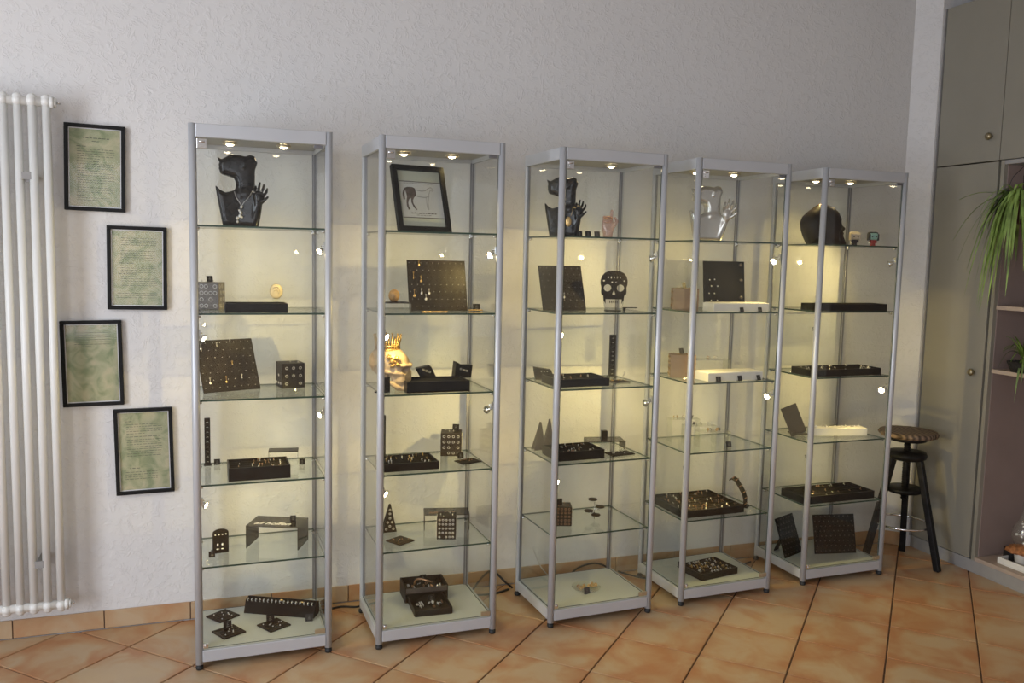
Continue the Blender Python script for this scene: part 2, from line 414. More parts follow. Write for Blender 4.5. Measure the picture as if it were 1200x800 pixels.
# left wall with a window opening, front wall with the shop window
def holed_wall(name, ax, pos, t, a0, a1, h0, h1, z0, z1):
    bm = nb()
    def seg(u0, u1, w0, w1):
        if ax == 'x': b2(bm, pos, pos+t, u0, u1, w0, w1)
        else: b2(bm, u0, u1, pos, pos+t, w0, w1)
    seg(a0, h0, -.05, CZ); seg(h1, a1, -.05, CZ); seg(h0, h1, -.05, z0); seg(h0, h1, z1, CZ)
    return struct(build(name, bm, 'wall'))
holed_wall('wall_left', 'x', RX0-.1, .1, RY0-.1, 0, -3.85, -1.25, .65, 2.25)
holed_wall('wall_front', 'y', RY0-.1, .1, RX0-.1, 4.0, -2.45, -.25, .45, 2.25)
def window(name, ax, pos, u0, u1, z0, z1, n):
    w = empty(name); w['kind'] = 'structure'
    bm = nb()
    def seg(a, b, c, d):
        if ax == 'x': b2(bm, pos-.03, pos+.03, a, b, c, d, bev=.004)
        else: b2(bm, a, b, pos-.03, pos+.03, c, d, bev=.004)
    seg(u0, u1, z0, z0+.06); seg(u0, u1, z1-.06, z1)
    for i in range(n+1):
        u = u0 + (u1-u0)*i/n; u = min(max(u, u0+.03), u1-.03); seg(u-.03, u+.03, z0+.06, z1-.06)
    build('window_frame', bm, 'wframe', w)
    for i in range(n):
        bm = nb(); a = u0+(u1-u0)*i/n+.03; b = u0+(u1-u0)*(i+1)/n-.03
        if ax == 'x': b2(bm, pos-.003, pos+.003, a, b, z0+.06, z1-.06)
        else: b2(bm, a, b, pos-.003, pos+.003, z0+.06, z1-.06)
        build('window_pane', bm, 'winglass', w)
window('window_1', 'x', RX0-.05, -3.85, -1.25, .65, 2.25, 2)
window('window_2', 'y', RY0-.05, -1.95, 1.35, .45, 2.25, 2)
bm = nb(); b2(bm, RX0-.1, 4.0, RY0-.1, .12, CZ, CZ+.1); struct(build('ceiling', bm, 'ceil'))

# floor: grout bed with diagonal tiles
bm = nb(); b2(bm, RX0-.1, 4.0, RY0-.1, .12, -.06, -.005)
floor = struct(build('floor', bm, 'grout'))
S = .302; HT = (S-.0055)/2; DG = .2135; AX, AY = 1.426, -.614
def clip(poly, x0, x1, y0, y1):
    for k, lim, sg in ((0, x0, 1), (0, x1, -1), (1, y0, 1), (1, y1, -1)):
        out = []
        for i in range(len(poly)):
            p, q = poly[i], poly[(i+1) % len(poly)]
            a, b = (p[k]-lim)*sg, (q[k]-lim)*sg
            if a >= 0: out.append(p)
            if (a >= 0) != (b >= 0):
                t = a/(a-b); out.append((p[0]+(q[0]-p[0])*t, p[1]+(q[1]-p[1])*t))
        poly = out
        if len(poly) < 3: return []
    return poly
def tile_bm(bm, poly, cx=0, cy=0, z=0, ch=.0018):
    n = len(poly); mx = sum(p[0] for p in poly)/n; my = sum(p[1] for p in poly)/n
    def inset(p): dx, dy = mx-p[0], my-p[1]; L = math.hypot(dx, dy) or 1; k = ch*1.4/L; return (p[0]+dx*k, p[1]+dy*k)
    lo_ = [bm.verts.new((p[0]-cx, p[1]-cy, z-.008)) for p in poly]; mi_ = [bm.verts.new((p[0]-cx, p[1]-cy, z-ch)) for p in poly]
    tp = [bm.verts.new((*[a-b for a, b in zip(inset(p), (cx, cy))], z)) for p in poly]
    bm.faces.new(tp)
    for a, b in ((lo_, mi_), (mi_, tp)):
        for i in range(n): bm.faces.new((a[i], a[(i+1) % n], b[(i+1) % n], b[i]))
base_sq = [(-HT, -HT), (HT, -HT), (HT, HT), (-HT, HT)]
bm = nb(); tile_bm(bm, base_sq); tme = bpy.data.meshes.new('tile'); bm.to_mesh(tme); bm.free(); tme.materials.append(M['tile'])
rest = nb(); rng = random.Random(4); c45 = math.sqrt(.5)
XA, XB, YA, YB = RX0, 3.9, RY0, -.009
for mI in range(-22, 14):
    for nI in range(-27, 6):
        if (mI+nI) % 2 == 0: continue
        cx, cy = AX+DG*mI, AY+DG*nI
        pw = [(cx+(x-y)*c45, cy+(x+y)*c45) for x, y in base_sq]
        pc = clip(pw, XA, XB, YA, YB)
        if len(pc) < 3: continue
        near = -1.35 < cx < 3.75 and cy > -2.1
        full = all(XA <= p[0] <= XB and YA <= p[1] <= YB for p in pw)
        if near:
            if full: me = tme
            else:
                loc_ = [((x-cx)*c45+(y-cy)*c45, -(x-cx)*c45+(y-cy)*c45) for x, y in pc]
                b_ = nb(); tile_bm(b_, loc_); me = bpy.data.meshes.new('tile'); b_.to_mesh(me); b_.free(); me.materials.append(M['tile'])
            t = bpy.data.objects.new('tile', me); col.objects.link(t); t.parent = floor
            t.location = (cx, cy, -rng.random()*.0005); t.rotation_euler = (0, 0, R(45))
        else: tile_bm(rest, pc)
o = build('floor_tiles_beyond', rest, 'skirt', floor); o['kind'] = 'stuff'
# skirting tiles on the back wall, each its own piece
bbm = nb(); b2(bbm, RX0, 3.2, -.0035, 0.0, 0, .066); bb = struct(build('baseboard_back', bbm, 'grout'))
x = -.678
while x > RX0: x -= .2985
bm = nb(); b2(bm, .0018, .2967, -.009, -.001, .003, .0687, bev=.0012); sme = bpy.data.meshes.new('skirting_tile'); bm.to_mesh(sme); bm.free(); sme.materials.append(M['skirt'])
while x < 3.19:
    if x < RX0-.01: x += .2985; continue
    if x+.2985 > 3.195:
        bm = nb(); b2(bm, .0018, 3.193-x, -.009, -.001, .003, .0687, bev=.0012); me = bpy.data.meshes.new('skirting_tile'); bm.to_mesh(me); bm.free(); me.materials.append(M['skirt'])
    else: me = sme
    t = bpy.data.objects.new('skirting_tile', me); col.objects.link(t); t.parent = bb; t.location = (x, 0, 0)
    x += .2985
# skirting on the chamfered pier
bm = nb(); box(bm, (3.2385, -.0465, .035), (.108, .009, .0665), rz=R(-45), bev=.001); struct(build('baseboard_corner', bm, 'skirt'))

# ================================================================ RADIATOR
rad = empty('radiator', (-.505, -.10, 0), 0, 'white tubular column radiator standing tall on the wall at the far left', 'radiator')
bm = nb()
for yy in (0,):
    tube(bm, [(0, yy, .150), (0, yy, 1.875)], .0137, 16)
for zz in (.147, 1.880):
    prof = [(0, -.022), (.009, -.020), (.016, -.012), (.018, 0), (.016, .012), (.009, .020), (0, .022)]
    lathe(bm, prof, 14, mx=Matrix.Translation((0, 0, zz)) @ Matrix.Rotation(R(90), 4, 'X'))
    for yy in (0,): ball(bm, (0, yy, zz+(.004 if zz > 1 else -.004)), .0185, 0, 2, (1, 1, 1.25))
secm = bpy.data.meshes.new('section'); bm.to_mesh(secm); bm.free(); secm.materials.append(M['white_metal'])
for k in range(12):
    s_ = bpy.data.objects.new('section', secm); col.objects.link(s_); s_.parent = rad; s_.location = (-.0425*k, 0, 0)
for zz in (.147, 1.880):
    bm = nb(); tube(bm, [(-.0425*11-.02, 0, zz), (.016, 0, zz)], .0155, 14); build('header_pipe', bm, 'white_metal', rad)
for zz in (.147, 1.880):
    bm = nb(); tube(bm, [(.012, 0, zz), (.024, 0, zz)], .020, 6); tube(bm, [(.024, 0, zz), (.031, 0, zz)], .015, 12)
    pl_ = build('end_plug', bm, 'white_metal', rad)
    bm = nb(); tube(bm, [(.031, 0, zz), (.043, 0, zz)], .0045, 8); build('bleed_screw', bm, 'chrome', pl_)
for zz in (1.635, .30):
    bm = nb(); b2(bm, -.075, -.045, .01, .099, zz-.006, zz+.006); b2(bm, -.078, -.042, -.012, .002, zz-.012, zz+.012); b2(bm, -.07, -.05, .0, .012, zz-.02, zz+.0)
    build('wall_bracket', bm, 'plinth', rad)

# ================================================================ FRAMED CERTIFICATES ON THE WALL
def certificate(x0, z1, x1, z0, tilt, lines, label):
    w, h = x1-x0, z1-z0
    fr = empty('picture_frame', ((x0+x1)/2, -.001, (z0+z1)/2), 0, label, 'picture', 'four framed certificates')
    fr.rotation_euler = (0, tilt, 0)
    t = .0125
    bm = nb()
    for a in ((-w/2, w/2, h/2-t, h/2), (-w/2, w/2, -h/2, -h/2+t), (-w/2, -w/2+t, -h/2+t, h/2-t), (w/2-t, w/2, -h/2+t, h/2-t)):
        b2(bm, a[0], a[1], -.018, 0, a[2], a[3], bev=.0015)
    build('frame', bm, 'blackframe', fr)
    bm = nb(); b2(bm, -w/2+t, w/2-t, -.006, -.002, -h/2+t, h/2-t); build('mount', bm, 'whiteline', fr)
    q = t+.0035
    bm = nb(); b2(bm, -w/2+q, w/2-q, -.0066, -.0058, -h/2+q, h/2-q); pp = build('paper', bm, 'paper', fr)
    rr = random.Random(int(abs(x0*1e4))); bm = nb(); iw, ih = w-2*q, h-2*q
    for (u0, u1, vv, th) in lines:
        u = u0
        while u < u1:
            L = min(rr.uniform(.03, .09), u1-u)
            xa = -iw/2+u*iw; za = ih/2-vv*ih
            if L > .01: b2(bm, xa, xa+L*iw, -.0071, -.0065, za-th*.5, za+th*.5)
            u += L+.018
    o_ = build('printed_lines', bm, 'ink', pp); o_['kind'] = 'stuff'
    bm = nb(); b2(bm, -w/2+t-.002, w/2-t+.002, -.0105, -.009, -h/2+t-.002, h/2-t+.002); build('glazing', bm, 'picglass', fr)
def para(u0, u1, v0, n, dv=.030, th=.0015, last=1.0):
    return [(u0, u1 if i < n-1 else u0+(u1-u0)*last, v0+i*dv, th) for i in range(n)]
certificate(-.469, 1.828, -.275, 1.529, R(1.0), [(.27, .78, .115, .0024), (.44, .58, .155, .002), (.14, .32, .225, .002)] + para(.15, .88, .26, 5, last=.6) +
            [(.14, .60, .415, .0022)] + para(.15, .88, .45, 9, last=.9) + [(.14, .28, .72, .002)] + para(.15, .85, .755, 3) + [(.14, .27, .86, .002)] + para(.15, .8, .89, 2),
            'black framed certificate with a centred heading, highest of the four on the wall')
certificate(-.341, 1.480, -.143, 1.182, R(.6), para(.18, .88, .10, 4) + [(.15, .24, .235, .002)] + para(.17, .86, .27, 5) + [(.15, .44, .435, .0022)] + para(.17, .88, .47, 4) +
            [(.14, .52, .58, .0022)] + para(.17, .88, .615, 5) + [(.33, .74, .78, .0016)] + para(.1, .88, .84, 3),
            'black framed certificate with headed paragraphs, nearest the upper part of the leftmost cabinet')
certificate(-.496, 1.143, -.297, .836, R(-.9), para(.17, .88, .10, 7, last=.45),
            'black framed certificate with only a few lines at the top, beside the radiator')
certificate(-.330, .821, -.132, .503, R(-.9), [(.12, .26, .11, .002)] + para(.15, .88, .15, 5, last=.5) + [(.15, .85, .31, .0018)] + para(.15, .86, .35, 8) + [(.19, .4, .72, .0022)] + para(.1, .75, .77, 4),
            'black framed certificate full of lines, lowest of the four on the wall')

# ================================================================ GLASS DISPLAY CABINETS
CW, CD, H = .4275, .3305, 1.80
Z = [1.48, 1.195, .91, .625, .345]
POSE = [(-.0446, -.4331, 1.048), (.5574, -.4532, 1.058), (1.2138, -.4589, 2.793), (1.8045, -.4154, 2.420), (2.4384, -.3688, 1.375)]
def lamp_light(parent, loc, power=LAMP_W, aim=(0, 0, -1), cone=120, name='halogen_light'):
    d = bpy.data.lights.new(name, 'SPOT'); d.energy = power; d.color = LAMP_COL; d.shadow_soft_size = .007
    d.spot_size = R(cone); d.spot_blend = .8
    o = bpy.data.objects.new(name, d); col.objects.link(o); o.parent = parent; o.location = loc
    o.rotation_euler = Vector(aim).to_track_quat('-Z', 'Y').to_euler(); return o
def glass_box(bm, x0, x1, y0, y1, z0, z1, thin):
    """sheet of glass: material 0 on the two large faces, 1 (green edge) on the narrow ones"""
    vs = b2(bm, x0, x1, y0, y1, z0, z1)
    for f in set(f for v in vs for f in v.link_faces):
        c = [abs(f.normal.x), abs(f.normal.y), abs(f.normal.z)]
        f.normal_update(); nn = f.normal
        f.material_index = 0 if abs(nn[thin]) > .9 else 1
cab = empty('display_cabinet')
bm = nb(); tube(bm, [(0, 0, .018), (0, 0, H)], .0125, 20); pfm = bpy.data.meshes.new('post'); bm.to_mesh(pfm); bm.free(); pfm.materials.append(M['alu'])
for x_ in (0, CW):
    p_ = bpy.data.objects.new('post', pfm); col.objects.link(p_); p_.parent = cab; p_.location = (x_, 0, 0)
for x_ in (0, CW):
    bm = nb(); box(bm, (0, 0, (H+.018)/2), (.015, .015, H-.018), bev=.002)
    sg = 1 if x_ == 0 else -1
    box(bm, (sg*.0100, -.004, (H+.018)/2), (.005, .005, H-.10), mi=1); box(bm, (sg*.004, -.0095, (H+.018)/2), (.005, .004, H-.10), mi=1)
    build('post', bm, ['alu', 'alu_dark'], cab, (x_, CD, 0))
bm = nb()
for (a, b, c, d) in ((.010, CW-.010, -.011, .006), (.006, CW-.006, CD-.006, CD+.007)): b2(bm, a, b, c, d, 1.757, H, bev=.002)
for x_ in (0, CW): b2(bm, x_-.008, x_+.008, .010, CD-.006, 1.757, H, bev=.002)
build('top_frame', bm, 'alu', cab)
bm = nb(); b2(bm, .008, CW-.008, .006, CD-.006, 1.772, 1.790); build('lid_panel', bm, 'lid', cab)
bm = nb()
for (a, b, c, d) in ((.010, CW-.010, -.010, .008), (.006, CW-.006, CD-.008, CD+.007)): b2(bm, a, b, c, d, .026, .066, bev=.002)
for x_ in (0, CW): b2(bm, x_-.009, x_+.009, .010, CD-.006, .026, .066, bev=.002)
build('base_frame', bm, 'alu', cab)
bm = nb(); b2(bm, .010, CW-.010, .009, CD-.008, .050, .067); build('base_panel', bm, 'panel', cab)
for x_ in (0, CW):
    for y_ in (0, CD):
        bm = nb(); lathe(bm, [(0, 0), (.011, 0), (.0125, .004), (.0125, .012), (.005, .014), (.005, .024), (0, .024)], 16); build('foot', bm, 'rubber', cab, (x_, y_, 0))
bm = nb(); glass_box(bm, .014, CW-.014, -.003, .001, .071, 1.755, 1); build('glass_door', bm, ['glass', 'edge'], cab)
for x_ in (.003, CW-.003):
    bm = nb(); glass_box(bm, x_-.002, x_+.002, .014, CD-.009, .067, 1.757, 0); build('side_pane', bm, ['glass', 'edge'], cab)
bm = nb(); glass_box(bm, .010, CW-.010, CD-.002, CD+.002, .067, 1.757, 1); build('back_pane', bm, ['glass', 'edge'], cab)
pinm = nb(); tube(pinm, [(-.006, 0, -.008), (.006, 0, -.008)], .0045, 8); b2(pinm, -.004, .004, -.005, .005, -.006, -.0032); me_pin = bpy.data.meshes.new('shelf_pin'); pinm.to_mesh(me_pin); pinm.free(); me_pin.materials.append(M['chrome'])
for z_ in Z:
    bm = nb(); glass_box(bm, .010, CW-.010, .008, CD-.008, z_-.003, z_+.003, 2); sh_ = build('glass_shelf', bm, ['shelf', 'edge'], cab)
    for x_ in (.0125, CW-.0125):
        for y_ in (.022, CD-.022):
            p_ = bpy.data.objects.new('shelf_pin', me_pin); col.objects.link(p_); p_.parent = sh_; p_.location = (x_, y_, z_)
# hinges, lock
for (x_, z_, s_) in ((.028, 1.738, .030), (.020, .080, .016)):
    bm = nb(); box(bm, (x_, -.005, z_), (s_, .004, s_), bev=.001); tube(bm, [(x_-s_*.3, -.008, z_+s_*.2), (x_+s_*.3, -.008, z_+s_*.2)], .003, 8)
    tube(bm, [(x_, -.007, z_-s_*.2), (x_, -.0095, z_-s_*.2)], s_*.18, 10); build('hinge', bm, 'chrome', cab)
bm = nb(); box(bm, (CW-.035, -.006, 1.750), (.030, .006, .010), bev=.001); build('door_catch', bm, 'alu_dark', cab)
bm = nb(); box(bm, (CW-.030, -.0065, .082), (.036, .007, .017), bev=.0015); tube(bm, [(CW-.036, -.0095, .082), (CW-.036, -.012, .082)], .004, 10); build('lock', bm, 'brass', cab)
# two recessed lamps in the lid
for x_, y_ in ((.122, .205), (.300, .190)):
    bm = nb(); lathe(bm, [(.0245, 1.7715), (.026, 1.766), (.022, 1.762), (.017, 1.764), (.0165, 1.770)], 24); dl = build('downlight', bm, 'brass', cab, (x_, y_, 0))
    bm = nb(); lathe(bm, [(0, 1.757), (.009, 1.759), (.014, 1.765), (.0155, 1.770)], 18); build('bulb', bm, 'bulb', dl)
    lamp_light(dl, (0, 0, 1.752), LAMP_W*.55)
# side spot lamps: a bracket on the post, a bent arm and a reflector with its bulb
def spotlight(parent, x_, z_, aim):
    s_ = 1 if x_ < CW/2 else -1
    sp = bpy.data.objects.new('spotlight', None)
    bm = nb(); post = x_
    hd = Vector((x_+s_*.027, .030, z_)); d = Vector(aim).normalized()
    box(bm, (post+s_*.0145, .012, z_+.018), (.005, .014, .026), bev=.001)
    tube(bm, [(post+s_*.016, .014, z_+.022), (post+s_*.022, .022, z_+.018), hd-d*.022+Vector((0, 0, .008)), hd-d*.020], .0022, 8)
    mx = Matrix.Translation(hd) @ d.to_track_quat('Z', 'Y').to_matrix().to_4x4()
    lathe(bm, [(0, -.022), (.005, -.021), (.0055, -.015), (.0095, -.008), (.0150, .002), (.0142, .002), (.009, -.006), (0, -.010)], 18, mx=mx)
    o = build('spotlight', bm, 'chrome', parent)
    bm = nb(); lathe(bm, [(0, -.006), (.005, -.004), (.0085, -.001), (.0105, .0012), (0, .0036)], 14, mx=mx); build('bulb', bm, 'bulb', o)
    lamp_light(o, hd+d*.010, LAMP_W*(1.9 if d.y > 0 else 1.45), d if d.y > 0 else d+Vector((0, .75, -.05)), 115 if d.y > 0 else 160)
    return o
AIMS = {  # per cabinet: right upper, left upper, right middle, left lower
    0: [(-.75, -.45, -.5), (.8, -.4, -.45), (-.85, -.4, -.3), (.8, -.4, -.35)],
    1: [(-.8, -.5, -.4), (.7, -.6, -.3), (-.35, .85, -.3), (.7, -.6, -.3)],
    2: [(-.5, .75, -.35), (.5, -.8, -.2), (-.2, .92, -.3), (.5, -.8, -.2)],
    3: [(-.7, -.5, -.5), (.45, -.85, -.2), (-.8, -.4, -.4), (.5, -.8, -.2)],
    4: [(-.5, .75, -.35), (.45, -.85, -.2), (-.85, -.4, -.2), (.5, -.8, -.2)]}
CABL = ['leftmost tall glass display cabinet, beside the framed certificates',
        'second glass display cabinet from the left, with the framed horse print on top shelf',
        'middle glass display cabinet of five, holding the flat black skull',
        'fourth glass display cabinet from the left, with the silver bust on top',
        'rightmost glass display cabinet, beside the wooden stool']
cabs = []
for i, (x_, y_, t_) in enumerate(POSE):
    c_ = cab if i == 0 else copy_tree(cab)
    c_.location = (x_, y_, 0); c_.rotation_euler = (0, 0, R(t_))
    tag(c_, CABL[i], 'display cabinet', 'five aluminium and glass display cabinets'); cabs.append(c_)
for i, c_ in enumerate(cabs):
    for (x_, z_), a in zip(((CW, 1.405), (0, 1.113), (CW, .842), (0, .553)), AIMS[i]): spotlight(c_, x_, z_, a)

ORD = ['leftmost cabinet', 'second cabinet', 'middle cabinet', 'fourth cabinet', 'rightmost cabinet']
def place(o, c, s, lx, ly, rz=0, dz=0):
    """stand a thing on shelf s (5 = base panel) of cabinet c, at the cabinet's own coordinates in metres"""
    x_, y_, t_ = POSE[c]; t_ = R(t_); z_ = (Z[s]+.0031 if s < 5 else .0672)+dz
    o.location = (x_+lx*math.cos(t_)-ly*math.sin(t_), y_+lx*math.sin(t_)+ly*math.cos(t_), z_)
    o.rotation_euler = (o.rotation_euler[0], o.rotation_euler[1], t_+R(rz)); return o

# ================================================================ DISPLAY GOODS
# ---- busts: head in profile, neck, chest wing and a raised hand, one continuous surface
HEADP = [(-.070, .229), (-.055, .222), (-.026, .239), (.0, .238), (.02, .234), (.035, .240), (.05, .236), (.059, .215), (.051, .19), (.050, .12), (.03, .09), (-.005, .09),
         (-.013, .13), (-.012, .145), (-.018, .160), (-.035, .166), (-.052, .170), (-.0615, .175), (-.0625, .185), (-.0665, .190), (-.0635, .196), (-.0665, .203), (-.0625, .211), (-.066, .217)]
CHESTP = [(-.077, .136), (-.062, .121), (-.045, .112), (-.030, .116), (-.012, .122), (.02, .125), (.05, .122), (.066, .100), (.071, .07), (.063, .03), (.054, 0), (-.054, 0), (-.063, .05), (-.071, .095)]
def bust_sdf(hand):
    def f(X, Y, Z_):
        d = pillow(X, Y, Z_, HEADP, .030, .021)
        ch = pillow(X, Y+.004+.05*np.clip(np.abs(X), 0, .08), Z_, CHESTP, .026, .016)
        d = smin(d, ch, .012)
        # ear and jaw hollow
        d = smin(d, cap(X, Y, Z_, (.016, -.028, .198), (.019, -.028, .212), .006), .004)
        px, pz, sc = hand
        wr = cap(X, Y, Z_, (.048, -.012, .01), (px, -.030, pz-.01), .014, .010)
        d = smin(d, wr, .012)
        d = smin(d, ell(X, Y, Z_, (px+.002, -.034, pz+.012), (.017*sc, .010, .022*sc)), .006)
        for (fx, fz, ln) in ((-.012, .026, .020), (-.002, .031, .026), (.008, .028, .024), (.016, .020, .020)):
            a = (px+fx*sc, -.036, pz+fz*sc); b = (a[0]+(fx*.30+.004)*sc, -.047, a[2]+ln*.55*sc); c = (b[0]+.003*sc, -.043, b[2]+ln*.6*sc)
            d = smin(d, cap(X, Y, Z_, a, b, .0052*sc, .0045*sc), .002); d = smin(d, cap(X, Y, Z_, b, c, .0045*sc, .0034*sc), .001)
        d = smin(d, cap(X, Y, Z_, (px+.012*sc, -.038, pz-.002), (px+.029*sc, -.052, pz+.014*sc), .0056*sc, .004*sc), .003)
        return smax(d, -Z_, .001)
    return f
me_b = sdf_mesh('bust', bust_sdf((.062, .085, 1.0)), (-.085, -.07, -.006), (.125, .045, .252), .0027)
me_b2 = sdf_mesh('bust', bust_sdf((.073, .105, 1.25)), (-.085, -.075, -.006), (.15, .045, .252), .0027)
b1 = link('jewellery_bust', me_b, 'bust'); place(b1, 0, 0, .148, .125, -4)
tag(b1, 'glossy black head and hand bust wearing a silver pendant, on the leftmost cabinet\'s top shelf', 'bust', 'black jewellery busts')
me_b3 = me_b.copy(); b3 = link('jewellery_bust', me_b3, 'bust'); place(b3, 2, 0, .072, .14, -24); b3.scale = (.93, .93, .93)
tag(b3, 'black bust partly behind the front post of the middle cabinet, with gold rings', 'bust', 'black jewellery busts')
b4 = link('jewellery_bust', me_b2, 'bustsilver'); place(b4, 3, 0, .135, .13, -20); b4.scale = (.98, .98, .93)
tag(b4, 'silver lacquered head and hand bust on the top shelf of fourth cabinet', 'bust')
# necklace on the first bust
nk = empty('necklace', label='silver chain with a cluster pendant hanging on the black bust', cat='necklace')
bm = nb(); tube(bm, [(-.016, -.037, .115), (-.01, -.042, .095), (.0, -.046, .08), (.006, -.048, .068)], .0009, 5)
tube(bm, [(.040, -.036, .115), (.028, -.043, .093), (.015, -.046, .08), (.008, -.048, .068)], .0009, 5); build('chain', bm, 'silver', nk)
bm = nb()
for p in ((.007, -.050, .064, .005), (.0, -.051, .052, .004), (.004, -.051, .045, .0055), (.002, -.051, .034, .0065), (-.007, -.051, .027, .006), (.008, -.05, .03, .004), (-.006, -.05, .015, .0045)):
    ball(bm, p[:3], p[3], 0, 1, (1, .6, 1.2))
build('pendant', bm, 'silver', nk); place(nk, 0, 0, .148, .125, -4)
# gold rings and pendant with the middle bust
nk = empty('necklace', label='gold disc pendant hanging on the bust in the middle cabinet', cat='necklace')
bm = nb(); tube(bm, [(.035, -.035, .108), (.033, -.040, .09), (.028, -.041, .075)], .0009, 5); build('chain', bm, 'gold', nk)
bm = nb(); ball(bm, (.020, -.043, .055), .013, 0, 2, (.9, .3, 1.5)); build('pendant', bm, 'gold', nk); place(nk, 2, 0, .072, .14, -24)
for k, (rx, rz_) in enumerate(((-.0125, .032), (-.0025, .040), (.0085, .036))):
    for (c_, args, mt_) in ((2, (.072, .14, -24), 'gold'), (0, (.148, .125, -4), 'silver')):
        bm = nb(); sc = .93 if c_ == 2 else 1; ring(bm, ((.062+rx*1.15)*sc, -.0405*sc, (.085+rz_)*sc), .0055, .0016, (.1, -.5, .9), 12)
        o = build('finger_ring', bm, mt_); place(o, c_, 0, *args)
        tag(o, ('gold' if c_ == 2 else 'silver') + ' ring on the ' + ('left', 'middle', 'right')[k] + ' ringed finger of the ' + ('middle' if c_ == 2 else 'leftmost') + ' cabinet\'s bust', 'ring', 'gold rings on the hand of the middle bust' if c_ == 2 else 'silver rings on the hand of the left bust')

# ---- skulls
DSP = [((x_-340)*.00036, (595-y_)*.00036) for x_, y_ in ((620, 595), (622, 570), (602, 520), (583, 475), (592, 448), (576, 428), (602, 402), (598, 380), (566, 335), (552, 300), (548, 265), (530, 240), (505, 188), (440, 130), (340, 100), (250, 115), (150, 190), (90, 250), (65, 320), (80, 420), (110, 500), (160, 595))]
def dark_skull_sdf(X, Y, Z_):
    d = pillow(X, Y, Z_, DSP, .066, .058)
    d = smax(d, -ell(X, np.abs(Y), Z_, (.082, .030, .096), (.020, .017, .014)), .008)
    d = smax(d, -ell(X, np.abs(Y), Z_, (.080, .048, .045), (.028, .018, .030)), .012)
    return smax(d, -Z_, .001)
def skull_sdf(X, Y, Z_):
    AY = np.abs(Y)
    d = ell(X, Y, Z_, (-.022, 0, .122), (.088, .066, .072))
    d = smin(d, ell(X, Y, Z_, (.030, 0, .108), (.055, .054, .055)), .02)
    fc = np.sqrt(np.maximum(np.abs(X-.050)-.018, 0)**2+np.maximum(AY-.022, 0)**2+np.maximum(np.abs(Z_-.068)-.024, 0)**2)-.019
    d = smin(d, fc, .014)
    d = smin(d, cap(X, AY, Z_, (.072, .036, .078), (.0, .062, .080), .009, .007), .008)       # cheek bones
    d = smin(d, cap(X, AY, Z_, (.090, .010, .108), (.072, .047, .110), .009, .008), .010)      # brow
    jw = np.sqrt(np.maximum(np.abs(X-.058)-.020, 0)**2+np.maximum(AY-.020, 0)**2+np.maximum(np.abs(Z_-.016)-.006, 0)**2)-.011
    jw = smin(jw, cap(X, AY, Z_, (.052, .032, .014), (.004, .050, .040), .011, .010), .008)
    jw = smin(jw, cap(X, AY, Z_, (.004, .050, .040), (.0, .054, .075), .009), .006)
    d = smin(d, jw, .004)
    d = smax(d, -ell(X, AY, Z_, (.094, .026, .092), (.032, .0175, .0165)), .004)
    d = smax(d, -ell(X, AY, Z_, (.098, .006, .068), (.014, .007, .014)), .004)
    d = smax(d, -ell(X, AY, Z_, (.020, .062, .055), (.030, .018, .020)), .006)
    d = smax(d, -ell(X, AY, Z_, (-.075, .0, .02), (.05, .1, .035)), .01)
    for k in range(7):
        a = R(-54+18*k); cx = .046+.036*math.cos(a); cy = .032*math.sin(a)
        d = smin(d, cap(X, Y, Z_, (cx, cy, .042), (cx, cy, .034), .0048), .0015)
        d = smin(d, cap(X, Y, Z_, (cx-.001, cy, .031), (cx-.002, cy, .024), .0044), .0015)
    return smax(d, -Z_, .001)
me_s = sdf_mesh('skull', skull_sdf, (-.122, -.08, -.006), (.118, .08, .204), .0033)
sk = empty('crowned_skull', label='cream decorated skull wearing a gold crown, third shelf of the second cabinet', cat='skull')
o = link('skull', me_s, 'bone', sk); o.scale = (.80, .80, .83)
bm = nb()
for k in range(26):
    a = 2*PI*k/26; cx, cy = -.018+.043*math.cos(a), .038*math.sin(a)
    hgt = .185+(.012 if k % 2 else .003)
    tube(bm, [(cx, cy, .142), (cx*1.02, cy*1.04, .165), (-.018+.050*math.cos(a), .045*math.sin(a), hgt)], [.0035, .003, .0022], 6)
    if k % 2: ball(bm, (-.018+.050*math.cos(a), .045*math.sin(a), hgt), .0042)
for zz in (.146, .160): tube(bm, [(-.018+.045*math.cos(2*PI*k/24), .040*math.sin(2*PI*k/24), zz) for k in range(24)], .0035, 6, close=True)
build('crown', bm, 'crown', sk)
bm = nb()
for (cx, cy, cz, rr) in ((.030, -.050, .108, .012), (.045, -.045, .120, .009), (.018, -.053, .123, .009), (.050, -.047, .098, .008), (.030, -.052, .092, .007)):
    ball(bm, (cx, cy, cz), rr, 0, 1, (1, .6, 1))
    for k in range(7): a = 2*PI*k/7; ball(bm, (cx+rr*math.cos(a), cy+.001, cz+rr*math.sin(a)), rr*.35)
build('flower_ornament', bm, 'crown', sk); place(sk, 1, 2, .068, .135, -42)
bm = nb(); b2(bm, -.022, .022, -.003, .003, 0, .055); b2(bm, -.022, .022, -.003, .03, 0, .004)
o = build('card_stand', bm, 'black'); place(o, 1, 2, .026, .055, 30); tag(o, 'small black card leaning in front of the crowned skull', 'card')
ds = empty('dark_skull', label='large dark brown skull in profile on the rightmost cabinet\'s top shelf', cat='skull')
o = link('skull', sdf_mesh('skull', dark_skull_sdf, (-.125, -.08, -.006), (.118, .08, .21), .0033), 'darkskull', ds); o.scale = (1.0, 1, 1)
bm = nb(); ball(bm, (-.008, 0, .174), .024, 0, 2, (1.1, .9, .25)); build('gilded_patch', bm, 'bronze', ds)
place(ds, 4, 0, .145, .17, -16)

